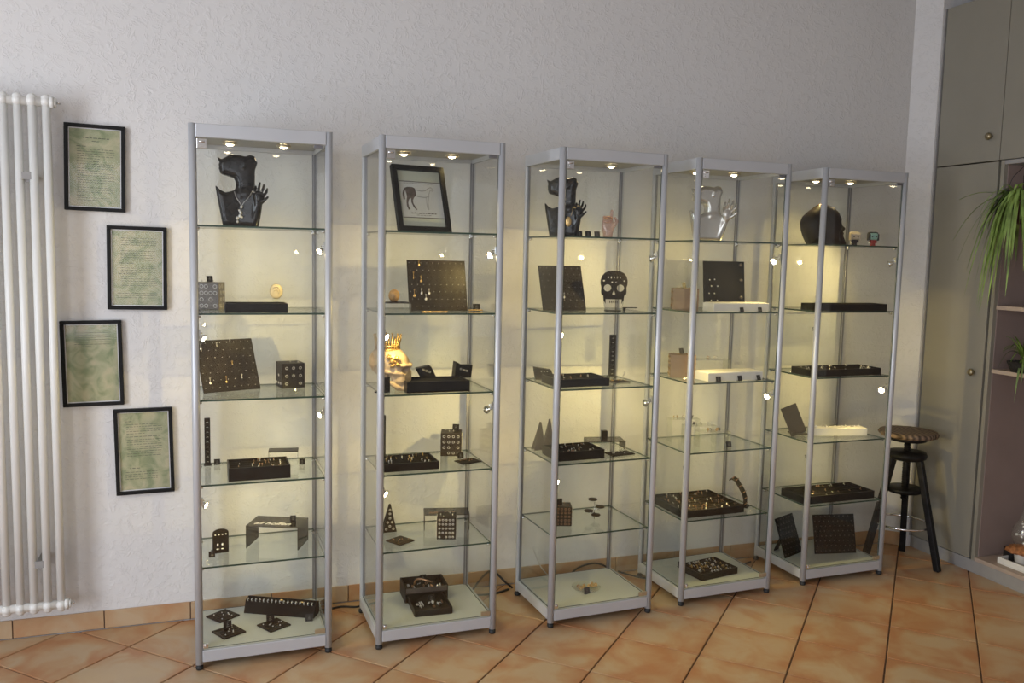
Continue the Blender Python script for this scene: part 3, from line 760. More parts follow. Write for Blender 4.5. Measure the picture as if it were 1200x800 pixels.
# ---- figurines
def figurine(c, s, lx, ly, rz, hair, face, body, label, extra):
    f = empty('figurine', label=label, cat='figurine', group='two small big-headed figurines')
    bm = nb(); box(bm, (0, 0, .044), (.040, .032, .032), bev=.009); build('head', bm, face, f)
    bm = nb(); box(bm, (0, .004, .050), (.044, .034, .028), bev=.009); box(bm, (-.019, -.002, .040), (.008, .028, .030), bev=.003); box(bm, (.019, -.002, .040), (.008, .028, .030), bev=.003); build('hair', bm, hair, f)
    bm = nb(); ball(bm, (-.009, -.0165, .042), .0035, 0, 1); ball(bm, (.009, -.0165, .042), .0035, 0, 1); build('eyes', bm, 'figblack', f)
    bm = nb(); box(bm, (0, 0, .019), (.022, .016, .020), bev=.004); box(bm, (-.006, 0, .005), (.009, .014, .010), bev=.002); box(bm, (.006, 0, .005), (.009, .014, .010), bev=.002)
    tube(bm, [(-.011, 0, .026), (-.017, -.004, .016)], .0035, 7); tube(bm, [(.011, 0, .026), (.017, -.004, .016)], .0035, 7); build('body', bm, body, f)
    bm = nb(); ball(bm, (-.018, -.007, .014), .006); build('held_item', bm, extra, f)
    place(f, c, s, lx, ly, rz)
figurine(4, 0, .325, .17, -20, 'figskin', 'figskin', 'figdark', 'tiny pale-haired figurine in dark clothes right of the dark brown skull', 'silver')
figurine(4, 0, .383, .12, -20, 'figblack', 'figteal', 'figred', 'tiny figurine with teal face and red clothes, near the rightmost cabinet\'s side pane', 'white')

# ---- pink resin hand
def hand_sdf(X, Y, Z_):
    d = ell(X, Y, Z_, (0, 0, .050), (.027, .015, .032))
    d = smin(d, cap(X, Y, Z_, (.0, 0, .0), (0, 0, .03), .020, .018), .01)
    d = smin(d, cap(X, Y, Z_, (.012, 0, .07), (.014, 0, .118), .008, .006), .004)
    for fx in (-.016, -.006, .003):
        d = smin(d, cap(X, Y, Z_, (fx, -.002, .07), (fx-.002, -.016, .088), .0075, .007), .004); d = smin(d, cap(X, Y, Z_, (fx-.002, -.016, .088), (fx, -.024, .070), .007, .006), .002)
    d = smin(d, cap(X, Y, Z_, (.022, -.004, .05), (.034, -.014, .072), .008, .0065), .004)
    d = smin(d, cap(X, Y, Z_, (.034, -.014, .072), (.024, -.024, .086), .0065, .0055), .002)
    return smax(d, -Z_, .001)
o = link('resin_hand', sdf_mesh('resin_hand', hand_sdf, (-.045, -.045, -.006), (.05, .03, .135), .0028), 'pink'); place(o, 2, 0, .262, .13, -18)
o.scale = (.95, .95, .88)
tag(o, 'pale pink translucent hand sculpture with one finger raised, beside the middle bust', 'sculpture')
bm = nb(); ring(bm, (-.002, -.018, .076), .016, .0022, (0, -.3, 1), 16)
o = build('bracelet', bm, 'bronze'); place(o, 2, 0, .262, .13, -18); tag(o, 'thin copper ring resting across the pink hand', 'ring')

# ---- generic display pieces
def price_tag(c, s, lx, ly, rz=0, size=.021, dz=0, label=None, mt='black', group=None):
    bm = nb(); h = size
    mx = Matrix.Rotation(R(-18), 4, 'X')
    box(bm, (0, 0, h/2+.0005), (h, .0012, h), mx=mx); box(bm, (0, .006, .0012), (h, .014, .0012))
    for i in range(3): box(bm, (0, -.0008, h*(.32+.2*i)), (h*(.34-.07*i), .0005, h*.035), mi=1, mx=mx)
    o = build('price_tag', bm, [mt, 'faint'])
    place(o, c, s, lx, ly, rz, dz); tag(o, label, 'price tag', group or 'small dark price tags in the cabinets'); return o
def tray(c, s, x0, x1, y0, y1, h, label, rz=0, mt='black', jewels=None, rows=5, ins='blackmat', group=None, n=30, name='jewellery_tray', seed=1):
    w, d = x1-x0, y1-y0; t = empty(name, label=label, cat='tray', group=group)
    bm = nb(); e = .004
    b2(bm, -w/2, w/2, -d/2, d/2, 0, .003)
    for a in ((-w/2, w/2, -d/2, -d/2+e), (-w/2, w/2, d/2-e, d/2), (-w/2, -w/2+e, -d/2+e, d/2-e), (w/2-e, w/2, -d/2+e, d/2-e)): b2(bm, *a, .0, h, bev=.0008)
    build('box', bm, mt, t)
    bm = nb(); b2(bm, -w/2+e, w/2-e, -d/2+e, d/2-e, .003, h*.62)
    for k in range(rows):
        y = -d/2+d*(k+.5)/rows
        tube(bm, [(-w/2+e, y, h*.62), (w/2-e, y, h*.62)], min(d/rows*.36, h*.3), 8)
    build('foam_insert', bm, ins, t)
    place(t, c, s, (x0+x1)/2, (y0+y1)/2, rz)
    if jewels:
        rr = random.Random(seed); bm = nb()
        for k in range(n):
            r_ = rr.randrange(rows); y = -d/2+d*(r_+.5)/rows; x_ = rr.uniform(-w/2+.02, w/2-.02); mi = rr.randrange(len(jewels))
            ring(bm, (x_, y, h*.80), .0058, .0010, (1, 0, .15), 8, mi)
            if rr.random() < .5: ball(bm, (x_, y, h*.80+.008), .0028, mi)
        o = build('rings', bm, jewels); o['kind'] = 'stuff'; place(o, c, s, (x0+x1)/2, (y0+y1)/2, rz)
        tag(o, 'small rings lying in the ' + label, 'rings')
    return t
def ring_cube(c, s, lx, ly, sx, sy, h, rz, mt, label, nx=4, nz=4, front=True, side=True, jew='silver', rr=.0042, p=.75, seed=3, group=None):
    t = empty('ring_display_cube', label=label, cat='display cube', group=group)
    bm = nb(); box(bm, (0, 0, h/2), (sx, sy, h), bev=.0012); build('body', bm, mt, t)
    g = random.Random(seed); bm = nb()
    for i in range(nx):
        for k in range(nz):
            u = (i+.5)/nx-.5; z = h*(k+.6)/(nz+.2)
            if front and g.random() < p: ring(bm, (u*sx*.9, -sy/2-.001, z), rr, .0009, (0, 1, .1), 8)
            if side and g.random() < p: ring(bm, (-sx/2-.001, u*sy*.9, z), rr, .0009, (1, 0, .1), 8); 
            if side and g.random() < p: ring(bm, (sx/2+.001, u*sy*.9, z), rr, .0009, (1, 0, .1), 8)
            if k == 0 and g.random() < p: ring(bm, (u*sx*.8, (g.random()-.5)*sy*.7, h+.001), rr, .0009, (1, .2, 0), 8)
    o = build('ring_rows', bm, jew, t); o['kind'] = 'stuff'
    place(t, c, s, lx, ly, rz); return t
def board(c, s, lx, ly, w, h, rz, tilt, label, mt='board', nx=8, nz=7, pins='silver', pin=.0016, jewels=(), p=1.0, t=.004, group=None, jl=None):
    b = empty('earring_board', label=label, cat='display board', group=group)
    mx = Matrix.Rotation(R(-tilt), 4, 'X')
    bm = nb(); box(bm, (0, 0, h/2), (w, t, h), mx=mx); build('panel', bm, mt, b)
    bm = nb(); hz = h*math.cos(R(tilt))*.7; yb = h*.7*math.sin(R(tilt))
    poly_prism(bm, [(-.002, 0), (.002, 0), (.002, hz), (-.002, hz)], .001)
    bm.clear()
    v_ = [bm.verts.new(p_) for p_ in ((-.012, yb+.003, hz), (.012, yb+.003, hz), (.02, yb+.045, 0), (-.02, yb+.045, 0), (-.012, yb+.006, hz), (.012, yb+.006, hz), (.02, yb+.048, 0), (-.02, yb+.048, 0))]
    for q in ((0, 1, 2, 3), (7, 6, 5, 4), (0, 4, 5, 1), (1, 5, 6, 2), (2, 6, 7, 3), (3, 7, 4, 0)): bm.faces.new([v_[k] for k in q])
    bmesh.ops.recalc_face_normals(bm, faces=bm.faces)
    build('easel_leg', bm, mt, b)
    g = random.Random(nx*13+nz); bm = nb()
    for i in range(nx):
        for k in range(nz):
            if g.random() > p: continue
            q = mx @ Vector((w*((i+.5+(.25 if k % 2 else -.25)*.6)/nx-.5), -t/2, h*(k+.6)/nz)); ball(bm, q, pin, 0, 1)
    o = build('pins', bm, pins, b); o['kind'] = 'stuff'
    place(b, c, s, lx, ly, rz)
    for k, (u, v_, L, mt_, kind) in enumerate(jewels):
        e = empty('earring', label=jl[k] if jl else None, cat='earring', group='earrings hanging on the boards')
        q = mx @ Vector((u*w, -t/2-.003, v_*h))
        bm = nb(); ring(bm, (q.x, q.y, q.z+.002), .0025, .0006, (0, 1, 0), 8); tube(bm, [(q.x, q.y, q.z), (q.x, q.y-.001, q.z-L*.5)], .0008, 5); build('hook', bm, mt_, e)
        bm = nb()
        if kind == 'drop': ball(bm, (q.x, q.y-.003, q.z-L*.75), .0042, 0, 2, (1, .7, 1.4))
        elif kind == 'anchor':
            tube(bm, [(q.x, q.y-.002, q.z-L*.3), (q.x, q.y-.002, q.z-L)], .0014, 6); tube(bm, [(q.x+.008*math.cos(a_), q.y-.002, q.z-L+.006+.008*math.sin(a_)) for a_ in [R(180+18*j) for j in range(11)]], .0016, 6)
        elif kind == 'disc':
            ball(bm, (q.x, q.y-.003, q.z-L*.55), .0062, 0, 2, (1, .35, 1)); ball(bm, (q.x, q.y-.003, q.z-L), .0055, 0, 2, (1, .4, 1))
        else:
            for j in range(4): ball(bm, (q.x, q.y-.002, q.z-L*(.3+.22*j)), .0016+.0006*(j == 3), 0, 1)
        build('pendant', bm, mt_, e); place(e, c, s, lx, ly, rz)
    return b
def text_mesh(txt, size, shear=.35):
    cu = bpy.data.curves.new('lettering', 'FONT'); cu.body = txt; cu.size = size; cu.shear = shear; cu.extrude = .0003; cu.offset = .0002; cu.space_character = .95
    o = bpy.data.objects.new('lettering', cu); col.objects.link(o); dg = bpy.context.evaluated_depsgraph_get()
    me = bpy.data.meshes.new_from_object(o.evaluated_get(dg)); bpy.data.objects.remove(o); me.name = 'lettering'; me.materials.clear(); return me
def riser(c, s, lx, ly, w, d, h, rz, mt, label, t=.003, txt=None, tsize=.04, tmat='gold', top=None):
    r_ = empty('display_riser', label=label, cat='riser')
    bm = nb(); b2(bm, -w/2, w/2, -d/2, d/2, h-t, h); build('top_sheet', bm, top or mt, r_)
    for sx in (-1, 1):
        bm = nb(); b2(bm, sx*w/2-(t if sx > 0 else 0), sx*w/2+(t if sx < 0 else 0), -d/2, d/2, 0, h-t); build('side_sheet', bm, mt, r_)
    if txt:
        me = text_mesh(txt, tsize); link('lettering', me, tmat, r_, (-w*.40, -d*.30, h+.0004))
    place(r_, c, s, lx, ly, rz); return r_
def flat_card(c, s, lx, ly, w, d, rz, label, seed=1, jew='silver', tagged=True, t=.005, mt='board', tx=0, ty=.01, dz=0):
    f = empty('jewellery_pad', label=label, cat='display pad', group='flat jewellery pads')
    bm = nb(); box(bm, (0, 0, t/2), (w, d, t), bev=.001); build('pad', bm, mt, f)
    bm = nb()
    for k in range(4): b2(bm, -w*.42, w*.42, d*(-.36+.24*k)-.001, d*(-.36+.24*k)+.001, t, t+.0012)
    build('slots', bm, 'black', f)
    g = random.Random(seed); bm = nb()
    for k in range(7): ball(bm, (g.uniform(-.36, .36)*w, g.uniform(-.36, .36)*d, t+.003), .0026, 0, 1)
    o = build('studs', bm, jew, f); o['kind'] = 'stuff'
    place(f, c, s, lx, ly, rz, dz)
    return f
def tall_bar(c, s, lx, ly, h, rz, label, w=.020, nslot=9):
    f = empty('upright_bar', label=label, cat='ring bar', group='upright ring bars')
    bm = nb(); box(bm, (0, 0, h/2), (w, .012, h), bev=.001); build('bar', bm, 'black', f)
    bm = nb()
    for k in range(nslot): ring(bm, (0, -.007, h*(k+.7)/(nslot+.5)), .0034, .0008, (0, .6, 1), 8)
    build('ring_row', bm, 'silver', f)['kind'] = 'stuff'
    bm = nb(); box(bm, (0, 0, .002), (w+.006, .030, .004)); build('base', bm, 'black', f)
    place(f, c, s, lx, ly, rz)
def cone_stand(c, s, lx, ly, w, h, rz, label, mt='grey', holes=True):
    f = empty('triangle_stand', label=label, cat='display stand', group='triangular stands')
    bm = nb(); poly_prism(bm, [(-w/2, 0), (w/2, 0), (.003, h), (-.003, h)], .006); build('panel', bm, mt, f)
    bm = nb(); poly_prism(bm, [(-w/2, 0), (w/2, 0), (.003, h), (-.003, h)], .003, mx=Matrix.Translation((0, .030, 0)) @ Matrix.Rotation(R(14), 4, 'X')); build('back_panel', bm, mt, f)
    if holes:
        bm = nb()
        for (u, v_) in ((-.25, .12), (.25, .12), (0, .22), (-.15, .36), (.15, .36), (0, .5), (0, .66), (0, .8)): ring(bm, (u*w, -.004, v_*h), .0036, .001, (0, 1, 0), 9)
        build('ring_row', bm, 'silver', f)['kind'] = 'stuff'
    place(f, c, s, lx, ly, rz)

SH = ['top shelf', 'second shelf', 'third shelf', 'fourth shelf', 'lowest glass shelf', 'white base panel']
# ------------------------------ leftmost cabinet
ring_cube(0, 1, .050, .215, .085, .075, .093, -18, 'grey', 'grey ring box behind the left post of the leftmost cabinet, second shelf', 5, 4, rr=.0062, p=.7)
price_tag(0, 1, .052, .215, 10, dz=.094, label='price tag on top of the grey ring box, leftmost cabinet')
tray(0, 1, .095, .296, .030, .130, .030, 'closed black tray on the second shelf of leftmost cabinet', rows=4)
ear = empty('carved_disc', label='round cream disc with a carved ear shape, second shelf of leftmost cabinet', cat='ornament')
bm = nb(); lathe(bm, [(0, -.004), (.020, -.004), (.0245, 0), (.020, .005), (0, .006)], 26, mx=Matrix.Translation((0, 0, .062)) @ Matrix.Rotation(R(90), 4, 'X') @ Matrix.Diagonal((.95, 1.1, 1, 1))); build('disc', bm, 'cream', ear)
bm = nb(); tube(bm, [(.012*math.cos(a_), -.006, .066+.013*math.sin(a_)) for a_ in [R(150-20*j) for j in range(11)]], .0022, 6); tube(bm, [(-.008, -.006, .064), (0, -.007, .069), (.006, -.006, .063)], .0016, 6); build('relief', bm, 'cream', ear)
bm = nb(); b2(bm, -.012, .012, -.002, .002, 0, .045); b2(bm, -.012, .012, -.012, .012, 0, .003); build('clear_stand', bm, 'clear', ear); place(ear, 0, 1, .275, .22, 0)
B1 = [(-.42, .92, .022, 'silver', 'drop'), (-.14, .93, .018, 'silver', 'chain'), (.10, .98, .050, 'silver', 'chain'), (.07, .55, .055, 'gold', 'drop'), (-.36, .26, .022, 'silver', 'drop'), (-.08, .26, .022, 'gold', 'drop'), (.20, .28, .020, 'silver', 'chain')]
board(0, 2, .122, .180, .205, .190, 20, 24, 'slanting dark earring board on third shelf of the leftmost cabinet', nx=8, nz=7, jewels=B1,
      jl=['silver drop earring at the top left corner of the leftmost cabinet\'s board', 'short silver earring at top centre-left of the leftmost cabinet\'s board', 'long silver chain earring at the top centre of the leftmost cabinet\'s board',
          'long gold drop earring in the centre of the leftmost cabinet\'s board', 'silver drop earring at the bottom left of the leftmost cabinet\'s board', 'gold drop earring at the bottom centre of the leftmost cabinet\'s board', 'short silver chain earring at the bottom right of the leftmost cabinet\'s board'], group='leaning earring boards')
ring_cube(0, 2, .325, .240, .083, .083, .090, 10, 'board', 'black ring cube right of the slanting board, third shelf of leftmost cabinet', 3, 3, rr=.0045, p=.8, seed=5)
tall_bar(0, 3, .038, .290, .172, 0, 'upright black ring bar on fourth shelf of the leftmost cabinet')
price_tag(0, 3, .070, .280, 0, label='price tag at the foot of the leftmost cabinet\'s ring bar')
price_tag(0, 3, .362, .205, -10, label='price tag beside the clear riser, fourth shelf of leftmost cabinet')
tray(0, 3, .100, .303, .030, .165, .045, 'deep black ring tray on the fourth shelf of leftmost cabinet', rows=4, jewels=['bronze', 'silver'], n=26)
riser(0, 3, .300, .240, .105, .06, .052, -8, 'clear', 'small clear riser with a black top behind the deep ring tray', top='black')
riser(0, 4, .272, .180, .190, .120, .082, -24, 'smoke', 'smoked U-shaped riser with silver script, lowest glass shelf of leftmost cabinet', txt='all hoffen', tsize=.038, tmat='whiteline')
price_tag(0, 4, .325, .165, -10, dz=.083, label='price tag with a ring on top of the leftmost cabinet\'s smoked riser')
f = empty('arched_stand', label='arched black earring stand on lowest glass shelf of the leftmost cabinet', cat='display stand')
bm = nb(); pts = [(-.027, 0), (.027, 0), (.027, .072)] + [(.027*math.cos(R(a_)), .072+.014*math.sin(R(a_))) for a_ in range(15, 166, 15)] + [(-.027, .072)]
poly_prism(bm, pts, .004); build('panel', bm, 'black', f)
bm = nb(); b2(bm, -.027, .027, -.004, .035, 0, .003); build('foot_plate', bm, 'black', f)
bm = nb()
for k in range(4): ball(bm, (-.018+.012*k, -.003, .066), .003)
for k in range(2): ball(bm, (-.010+.016*k, -.004, .030), .004, 0, 1, (1, .6, 1.6)); ball(bm, (-.010+.016*k, -.004, .015), .005, 0, 1, (1.2, .6, .6))
build('earrings_row', bm, 'silver', f)['kind'] = 'stuff'; place(f, 0, 4, .075, .140, 8)
price_tag(0, 4, .045, .098, 0, label='price tag in front of the arched earring stand')
# wedge bar on the base
f = empty('ring_ramp', label='long black ring ramp lying diagonally on the leftmost cabinet\'s base', cat='ring display')
bm = nb(); poly_prism(bm, [(-.03, 0), (.022, 0), (.028, .010), (.024, .046), (.012, .050), (-.012, .045)], .27, mx=Matrix.Rotation(R(90), 4, 'Z')); build('ramp', bm, 'blackmat', f)
bm = nb()
for k in range(17): ring(bm, (-.125+.0155*k, -.014, .047), .0055, .0012, (1, 0, .1), 8)
build('ring_row', bm, 'silver', f)['kind'] = 'stuff'
bm = nb(); ball(bm, (.005, -.014, .054), .005, 0, 1, (1.6, .6, .8)); ball(bm, (.085, -.014, .052), .004, 0, 1, (1.6, .6, .8)); build('gold_ring', bm, 'gold', f)
place(f, 0, 5, .290, .228, -28)
price_tag(0, 5, .376, .120, -10, .026, label='price tag at the right end of the long ring ramp')
flat_card(0, 5, .083, .255, .085, .085, 35, 'flat grey stud pad at the back left of the leftmost cabinet\'s base', 1)
flat_card(0, 5, .098, .110, .085, .085, 28, 'flat grey stud pad with an upright tag, front left of the leftmost cabinet\'s base', 2)
flat_card(0, 5, .252, .120, .085, .085, 30, 'flat grey stud pad with an upright tag, at the leftmost cabinet\'s base centre', 3)
price_tag(0, 5, .095, .125, 5, .028, dz=.006, label='price tag standing on the front left stud pad')
price_tag(0, 5, .242, .138, 0, .028, dz=.006, label='price tag standing on the centre stud pad of the leftmost cabinet')

# ------------------------------ second cabinet
pf = empty('picture_frame', label='black framed print of a horse leaning on the second cabinet\'s top shelf', cat='picture')
mx = Matrix.Rotation(R(-19), 4, 'X'); w, h, t = .205, .250, .018
bm = nb()
for a in ((-w/2, w/2, h-t, h), (-w/2, w/2, 0, t), (-w/2, -w/2+t, t, h-t), (w/2-t, w/2, t, h-t)):
    box(bm, ((a[0]+a[1])/2, 0, (a[2]+a[3])/2), (a[1]-a[0], .022, a[3]-a[2]), mx=mx, bev=.001)
build('frame', bm, 'blackframe', pf)
bm = nb(); box(bm, (0, .002, h/2), (w-2*t, .003, h-2*t), mx=mx); build('mount', bm, 'printmat', pf)
bm = nb(); box(bm, (.004, .000, .121), (w-2*t-.010, .002, .136), mx=mx); pr = build('print', bm, 'printpaper', pf)
bm = nb()
for z0_ in (.190, .053): box(bm, (.003, -.0012, z0_), (w-2*t-.006, .0008, .0022), mx=mx)
cap_rng = random.Random(9)
for zc, x0_, x1_, th in ((.070, -.045, .055, .0034), (.062, -.022, .03, .0014), (.184, -.06, .05, .0014)):
    xx = x0_
    while xx < x1_:
        L = cap_rng.uniform(.004, .012); box(bm, (xx+L/2, -.0012, zc+cap_rng.uniform(-.0006, .0006)), (L, .0008, th), mx=mx); xx += L+.004
build('caption_lines', bm, 'ink2', pr)['kind'] = 'stuff'
horse = [(x_*1.12-.002, (z_-.12)*1.12+.124) for x_, z_ in [(-.056, .150), (-.050, .157), (-.040, .160), (-.024, .160), (-.016, .156), (-.014, .143), (-.014, .133), (-.022, .125), (-.028, .114), (-.027, .104), (-.022, .094), (-.016, .084), (-.019, .082), (-.028, .093), (-.034, .108), (-.033, .122),
         (-.040, .118), (-.045, .105), (-.044, .092), (-.040, .083), (-.046, .082), (-.051, .095), (-.050, .112), (-.046, .128), (-.049, .145), (-.051, .148), (-.054, .138), (-.054, .118), (-.059, .114), (-.061, .135)]]
bm = nb(); vs = [bm.verts.new(mx @ Vector((x_, -.0016, z_))) for x_, z_ in horse]; vs2 = [bm.verts.new(mx @ Vector((x_, -.0009, z_))) for x_, z_ in horse]
fc = bm.faces.new(vs); 
for i in range(len(horse)): bm.faces.new((vs[i], vs2[i], vs2[(i+1) % len(horse)], vs[(i+1) % len(horse)]))
bmesh.ops.triangulate(bm, faces=[fc]); build('horse_hindquarters', bm, 'ink2', pr)
bm = nb(); fl_ = lambda P, r_: tube(bm, [mx @ Vector((x_, -.0013, z_)) for x_, z_ in P], r_, 5)
fl_([(-.018, .159), (.005, .155), (.022, .158), (.034, .168), (.044, .172), (.054, .160), (.050, .157), (.040, .160), (.034, .146), (.032, .136), (.015, .131), (-.014, .134)], .0009)
fl_([(.022, .134), (.020, .110), (.022, .086), (.026, .084), (.026, .110), (.032, .136)], .0006)
build('horse_outline', bm, 'ink3', pr)
bm = nb(); box(bm, (0, -.006, h/2), (w-2*t+.002, .0015, h-2*t+.002), mx=mx); build('glazing', bm, 'glass', pf)
bm = nb(); hz = .17
for (y0_, y1_) in ((.068, .128),): 
    vv = [bm.verts.new(p_) for p_ in ((-.02, y0_, .18), (.02, y0_, .18), (.03, y1_, 0), (-.03, y1_, 0), (-.02, y0_+.004, .18), (.02, y0_+.004, .18), (.03, y1_+.004, 0), (-.03, y1_+.004, 0))]
    for q in ((0, 1, 2, 3), (7, 6, 5, 4), (0, 4, 5, 1), (1, 5, 6, 2), (2, 6, 7, 3), (3, 7, 4, 0)): bm.faces.new([vv[k] for k in q])
build('easel_leg', bm, 'blackframe', pf); place(pf, 1, 0, .178, .100, 10)

B2 = [(-.30, .97, .018, 'gold', 'drop'), (-.28, .66, .020, 'gold', 'drop'), (-.40, .74, .038, 'gold', 'anchor'), (-.40, .40, .038, 'gold', 'disc'), (-.28, .41, .018, 'silver', 'drop'), (-.15, .41, .018, 'silver', 'drop'), (-.21, .30, .018, 'silver', 'drop')]
board(1, 1, .243, .140, .222, .190, 0, 15, 'upright brown-black earring board on the second shelf of second cabinet', nx=10, nz=7, pin=.0014, jewels=B2,
      jl=['short gold drop earring at the very top of the second cabinet\'s board', 'short gold drop earring right of the gold anchor on the second cabinet\'s board', 'gold anchor earring on the left of the second cabinet\'s board',
          'gold double-disc earring at the lower left of the second cabinet\'s board', 'left one of two level silver drops on the second cabinet\'s board', 'right one of two level silver drops on the second cabinet\'s board', 'silver drop hanging below the two level ones on the second cabinet\'s board'], group='leaning earring boards')
riser(1, 1, .072, .130, .105, .10, .033, 0, 'clear', 'low clear riser with dark top behind the left post, second shelf of second cabinet', top='black')
bm = nb(); lathe(bm, [(0, .0), (.010, 0), (.018, .010), (.021, .024), (.016, .037), (.006, .044), (0, .045)], 16, wob=lambda k: 1+.06*math.sin(k*2.4))
o = build('brown_shell', bm, 'brownshell'); place(o, 1, 1, .078, .150, 0, .033); tag(o, 'small round brown shell on the low clear riser', 'shell')
bm = nb()
for k in range(16): ball(bm, (-.045+.006*k, 0, .003), .0032, 0, 1, (1, .8, .8))
o = build('gold_bracelet', bm, 'gold'); place(o, 1, 1, .205, .055, 0); tag(o, 'row of gold beads lying in front of the second cabinet\'s board', 'bracelet')
bm = nb()
for k in range(9): ball(bm, (-.024+.006*k, 0, .004), .0038, 0, 1, (1, .8, .8))
o = build('gold_bracelet', bm, 'gold'); place(o, 1, 1, .375, .105, 0); tag(o, 'short row of gold beads in front of a price tag, right end of second cabinet', 'bracelet')
price_tag(1, 1, .388, .135, -8, .026, label='price tag right of the upright board, second shelf of second cabinet')
tray(1, 2, .100, .332, .028, .150, .040, 'deep black tray right of the crowned skull', rows=4)
for (lx, ly, rz, ff, lb) in ((.212, .190, -12, -1, 'black angled wedge stand leaning left, behind the deep tray in second cabinet'), (.352, .190, 4, 1, 'black double wedge stand, behind the right end of the deep tray')):
    f = empty('wedge_stand', label=lb, cat='display stand', group='black wedge stands')
    bm = nb()
    if ff < 0: poly_prism(bm, [(-.020, 0), (.040, 0), (.018, .044), (.008, .050), (-.042, .038)], .035)
    else: poly_prism(bm, [(-.036, 0), (.030, 0), (.036, .048), (-.006, .048), (-.030, .062)], .035)
    build('wedge', bm, 'black', f); bm = nb()
    for k in range(3): ring(bm, (-.012+.012*k, -.018, .034-.004*k), .0035, .0008, (0, 1, 0), 8)
    build('ring_row', bm, 'silver', f)['kind'] = 'stuff'; place(f, 1, 2, lx, ly, rz, .0); f.location.z += .028
    bm = nb(); b2(bm, -.03, .03, -.02, .02, 0, .028); o = build('pedestal', bm, 'clear', f, (0, 0, -.028))
tall_bar(1, 3, .064, .262, .165, 0, 'upright black ring bar behind the left post of second cabinet')
price_tag(1, 3, .072, .200, 15, .024, label='price tag at the foot of the second cabinet\'s ring bar')
tray(1, 3, .022, .226, .045, .185, .029, 'black jewellery tray on the fourth shelf of second cabinet', rows=5, jewels=['silver', 'gold'], n=26, seed=7)
ring_cube(1, 3, .335, .262, .080, .080, .090, -18, 'board', 'black cube covered in small rings, fourth shelf of second cabinet', 4, 4, rr=.0045, p=.95, seed=2)
price_tag(1, 3, .352, .262, -25, .026, dz=.091, label='price tag leaning on top of the ring cube, fourth shelf of second cabinet')
flat_card(1, 3, .360, .120, .085, .060, 18, 'flat dark pad at the right of the fourth shelf of second cabinet', 6, 'bronze')
price_tag(1, 3, .340, .150, -5, .024, dz=.006, label='price tag at the back of the flat pad, fourth shelf of second cabinet')
cone_stand(1, 4, .085, .225, .055, .110, 0, 'dark triangular stand with ring holes, lowest glass shelf of second cabinet', 'board')
flat_card(1, 4, .100, .110, .075, .075, 32, 'flat dark pad before the triangular stand in second cabinet', 8, 'bronze')
riser(1, 4, .310, .230, .175, .09, .062, -13, 'smoke', 'smoked riser with copper script behind the ring cube in second cabinet', txt='allfenna', tsize=.035, tmat='bronze')
ring_cube(1, 4, .278, .115, .070, .070, .084, -18, 'board', 'black ring cube in front of the smoked riser in second cabinet', 5, 5, rr=.0034, p=.95, seed=11)
# drawer box on the base
f = empty('jewellery_box', label='dark two-tier jewellery box with its front drawer pulled out, second cabinet\'s base', cat='jewellery box')
bm = nb(); w, d, h = .168, .115, .060
b2(bm, -w/2, w/2, -d/2, d/2, 0, .004)
for a in ((-w/2, w/2, d/2-.004, d/2), (-w/2, -w/2+.004, -d/2, d/2), (w/2-.004, w/2, -d/2, d/2)): b2(bm, *a, .004, h)
b2(bm, -w/2+.004, w/2-.004, -d/2, d/2-.004, h-.026, h-.022); build('body', bm, 'board', f)
bm = nb(); b2(bm, -w/2+.004, w/2-.004, -d/2, -d/2+.004, h-.022, h-.004); build('front_strip', bm, 'grey', f)
bm = nb(); b2(bm, -w/2+.014, w/2-.014, -d/2-.135, -d/2+.06, .005, .009); b2(bm, -w/2+.014, w/2-.014, -d/2-.135, -d/2-.131, .0, .022)
for sx in (-1, 1): b2(bm, sx*(w/2-.014)-.002, sx*(w/2-.014)+.002, -d/2-.131, -d/2+.06, .0, .024)
build('drawer', bm, 'board', f)
place(f, 1, 5, .230, .258, -3)
def heap(c, s, lx, ly, rz, w, d, z, n, mats, seed, label, kind='rings'):
    g = random.Random(seed); bm = nb()
    for k in range(n):
        x_, y_ = g.uniform(-w/2, w/2), g.uniform(-d/2, d/2); mi = g.randrange(len(mats))
        ring(bm, (x_, y_, z+.006), .0058, .0014, (g.uniform(-1, 1), g.uniform(-.4, .4), .2), 8, mi)
        if g.random() < .5: ball(bm, (x_, y_, z+.006), .0036, mi)
    o = build(kind, bm, mats); o['kind'] = 'stuff'; place(o, c, s, lx, ly, rz); tag(o, label, 'jewellery')
heap(1, 5, .225, .130, -3, .11, .05, .010, 14, ['bronze', 'silver'], 3, 'copper and silver rings in the pulled-out drawer of the two-tier box')
heap(1, 5, .230, .260, -3, .13, .07, .042, 18, ['silver', 'blackmat', 'bronze'], 5, 'rings on the upper tier of the two-tier box')
bm = nb(); tube(bm, [(-.035+.012*k, .02*math.sin(k*.9), .052+.012*math.sin(PI*k/6)) for k in range(7)], .004, 7)
o = build('bangle', bm, 'bronze'); place(o, 1, 5, .225, .262, 12); tag(o, 'curved copper bangle on the upper tier of the two-tier box', 'bangle')
price_tag(1, 5, .238, .298, 0, .024, dz=.045, label='price tag at the back of the two-tier box')
price_tag(1, 5, .238, .168, -5, .026, dz=.010, label='price tag standing over the drawer of the two-tier box')

# ------------------------------ middle cabinet
for k, (lx, ly, mt_, lb) in enumerate(((.118, .085, 'black', 'black tag nearest the bust on the middle cabinet\'s top shelf'), (.152, .080, 'board', 'dark tag between two others at the middle bust\'s foot'), (.188, .075, 'grey', 'brown-grey tag furthest right of the three beside the middle bust'))):
    price_tag(2, 0, lx, ly, -12, .022, mt=mt_, label=lb)
board(2, 1, .100, .160, .180, .185, -4, 22, 'slanting dark earring board behind the post, second shelf of middle cabinet', nx=7, nz=7, group='leaning earring boards',
      jewels=[(.02, .36, .018, 'silver', 'drop')], jl=['single silver drop on the middle cabinet\'s board'])
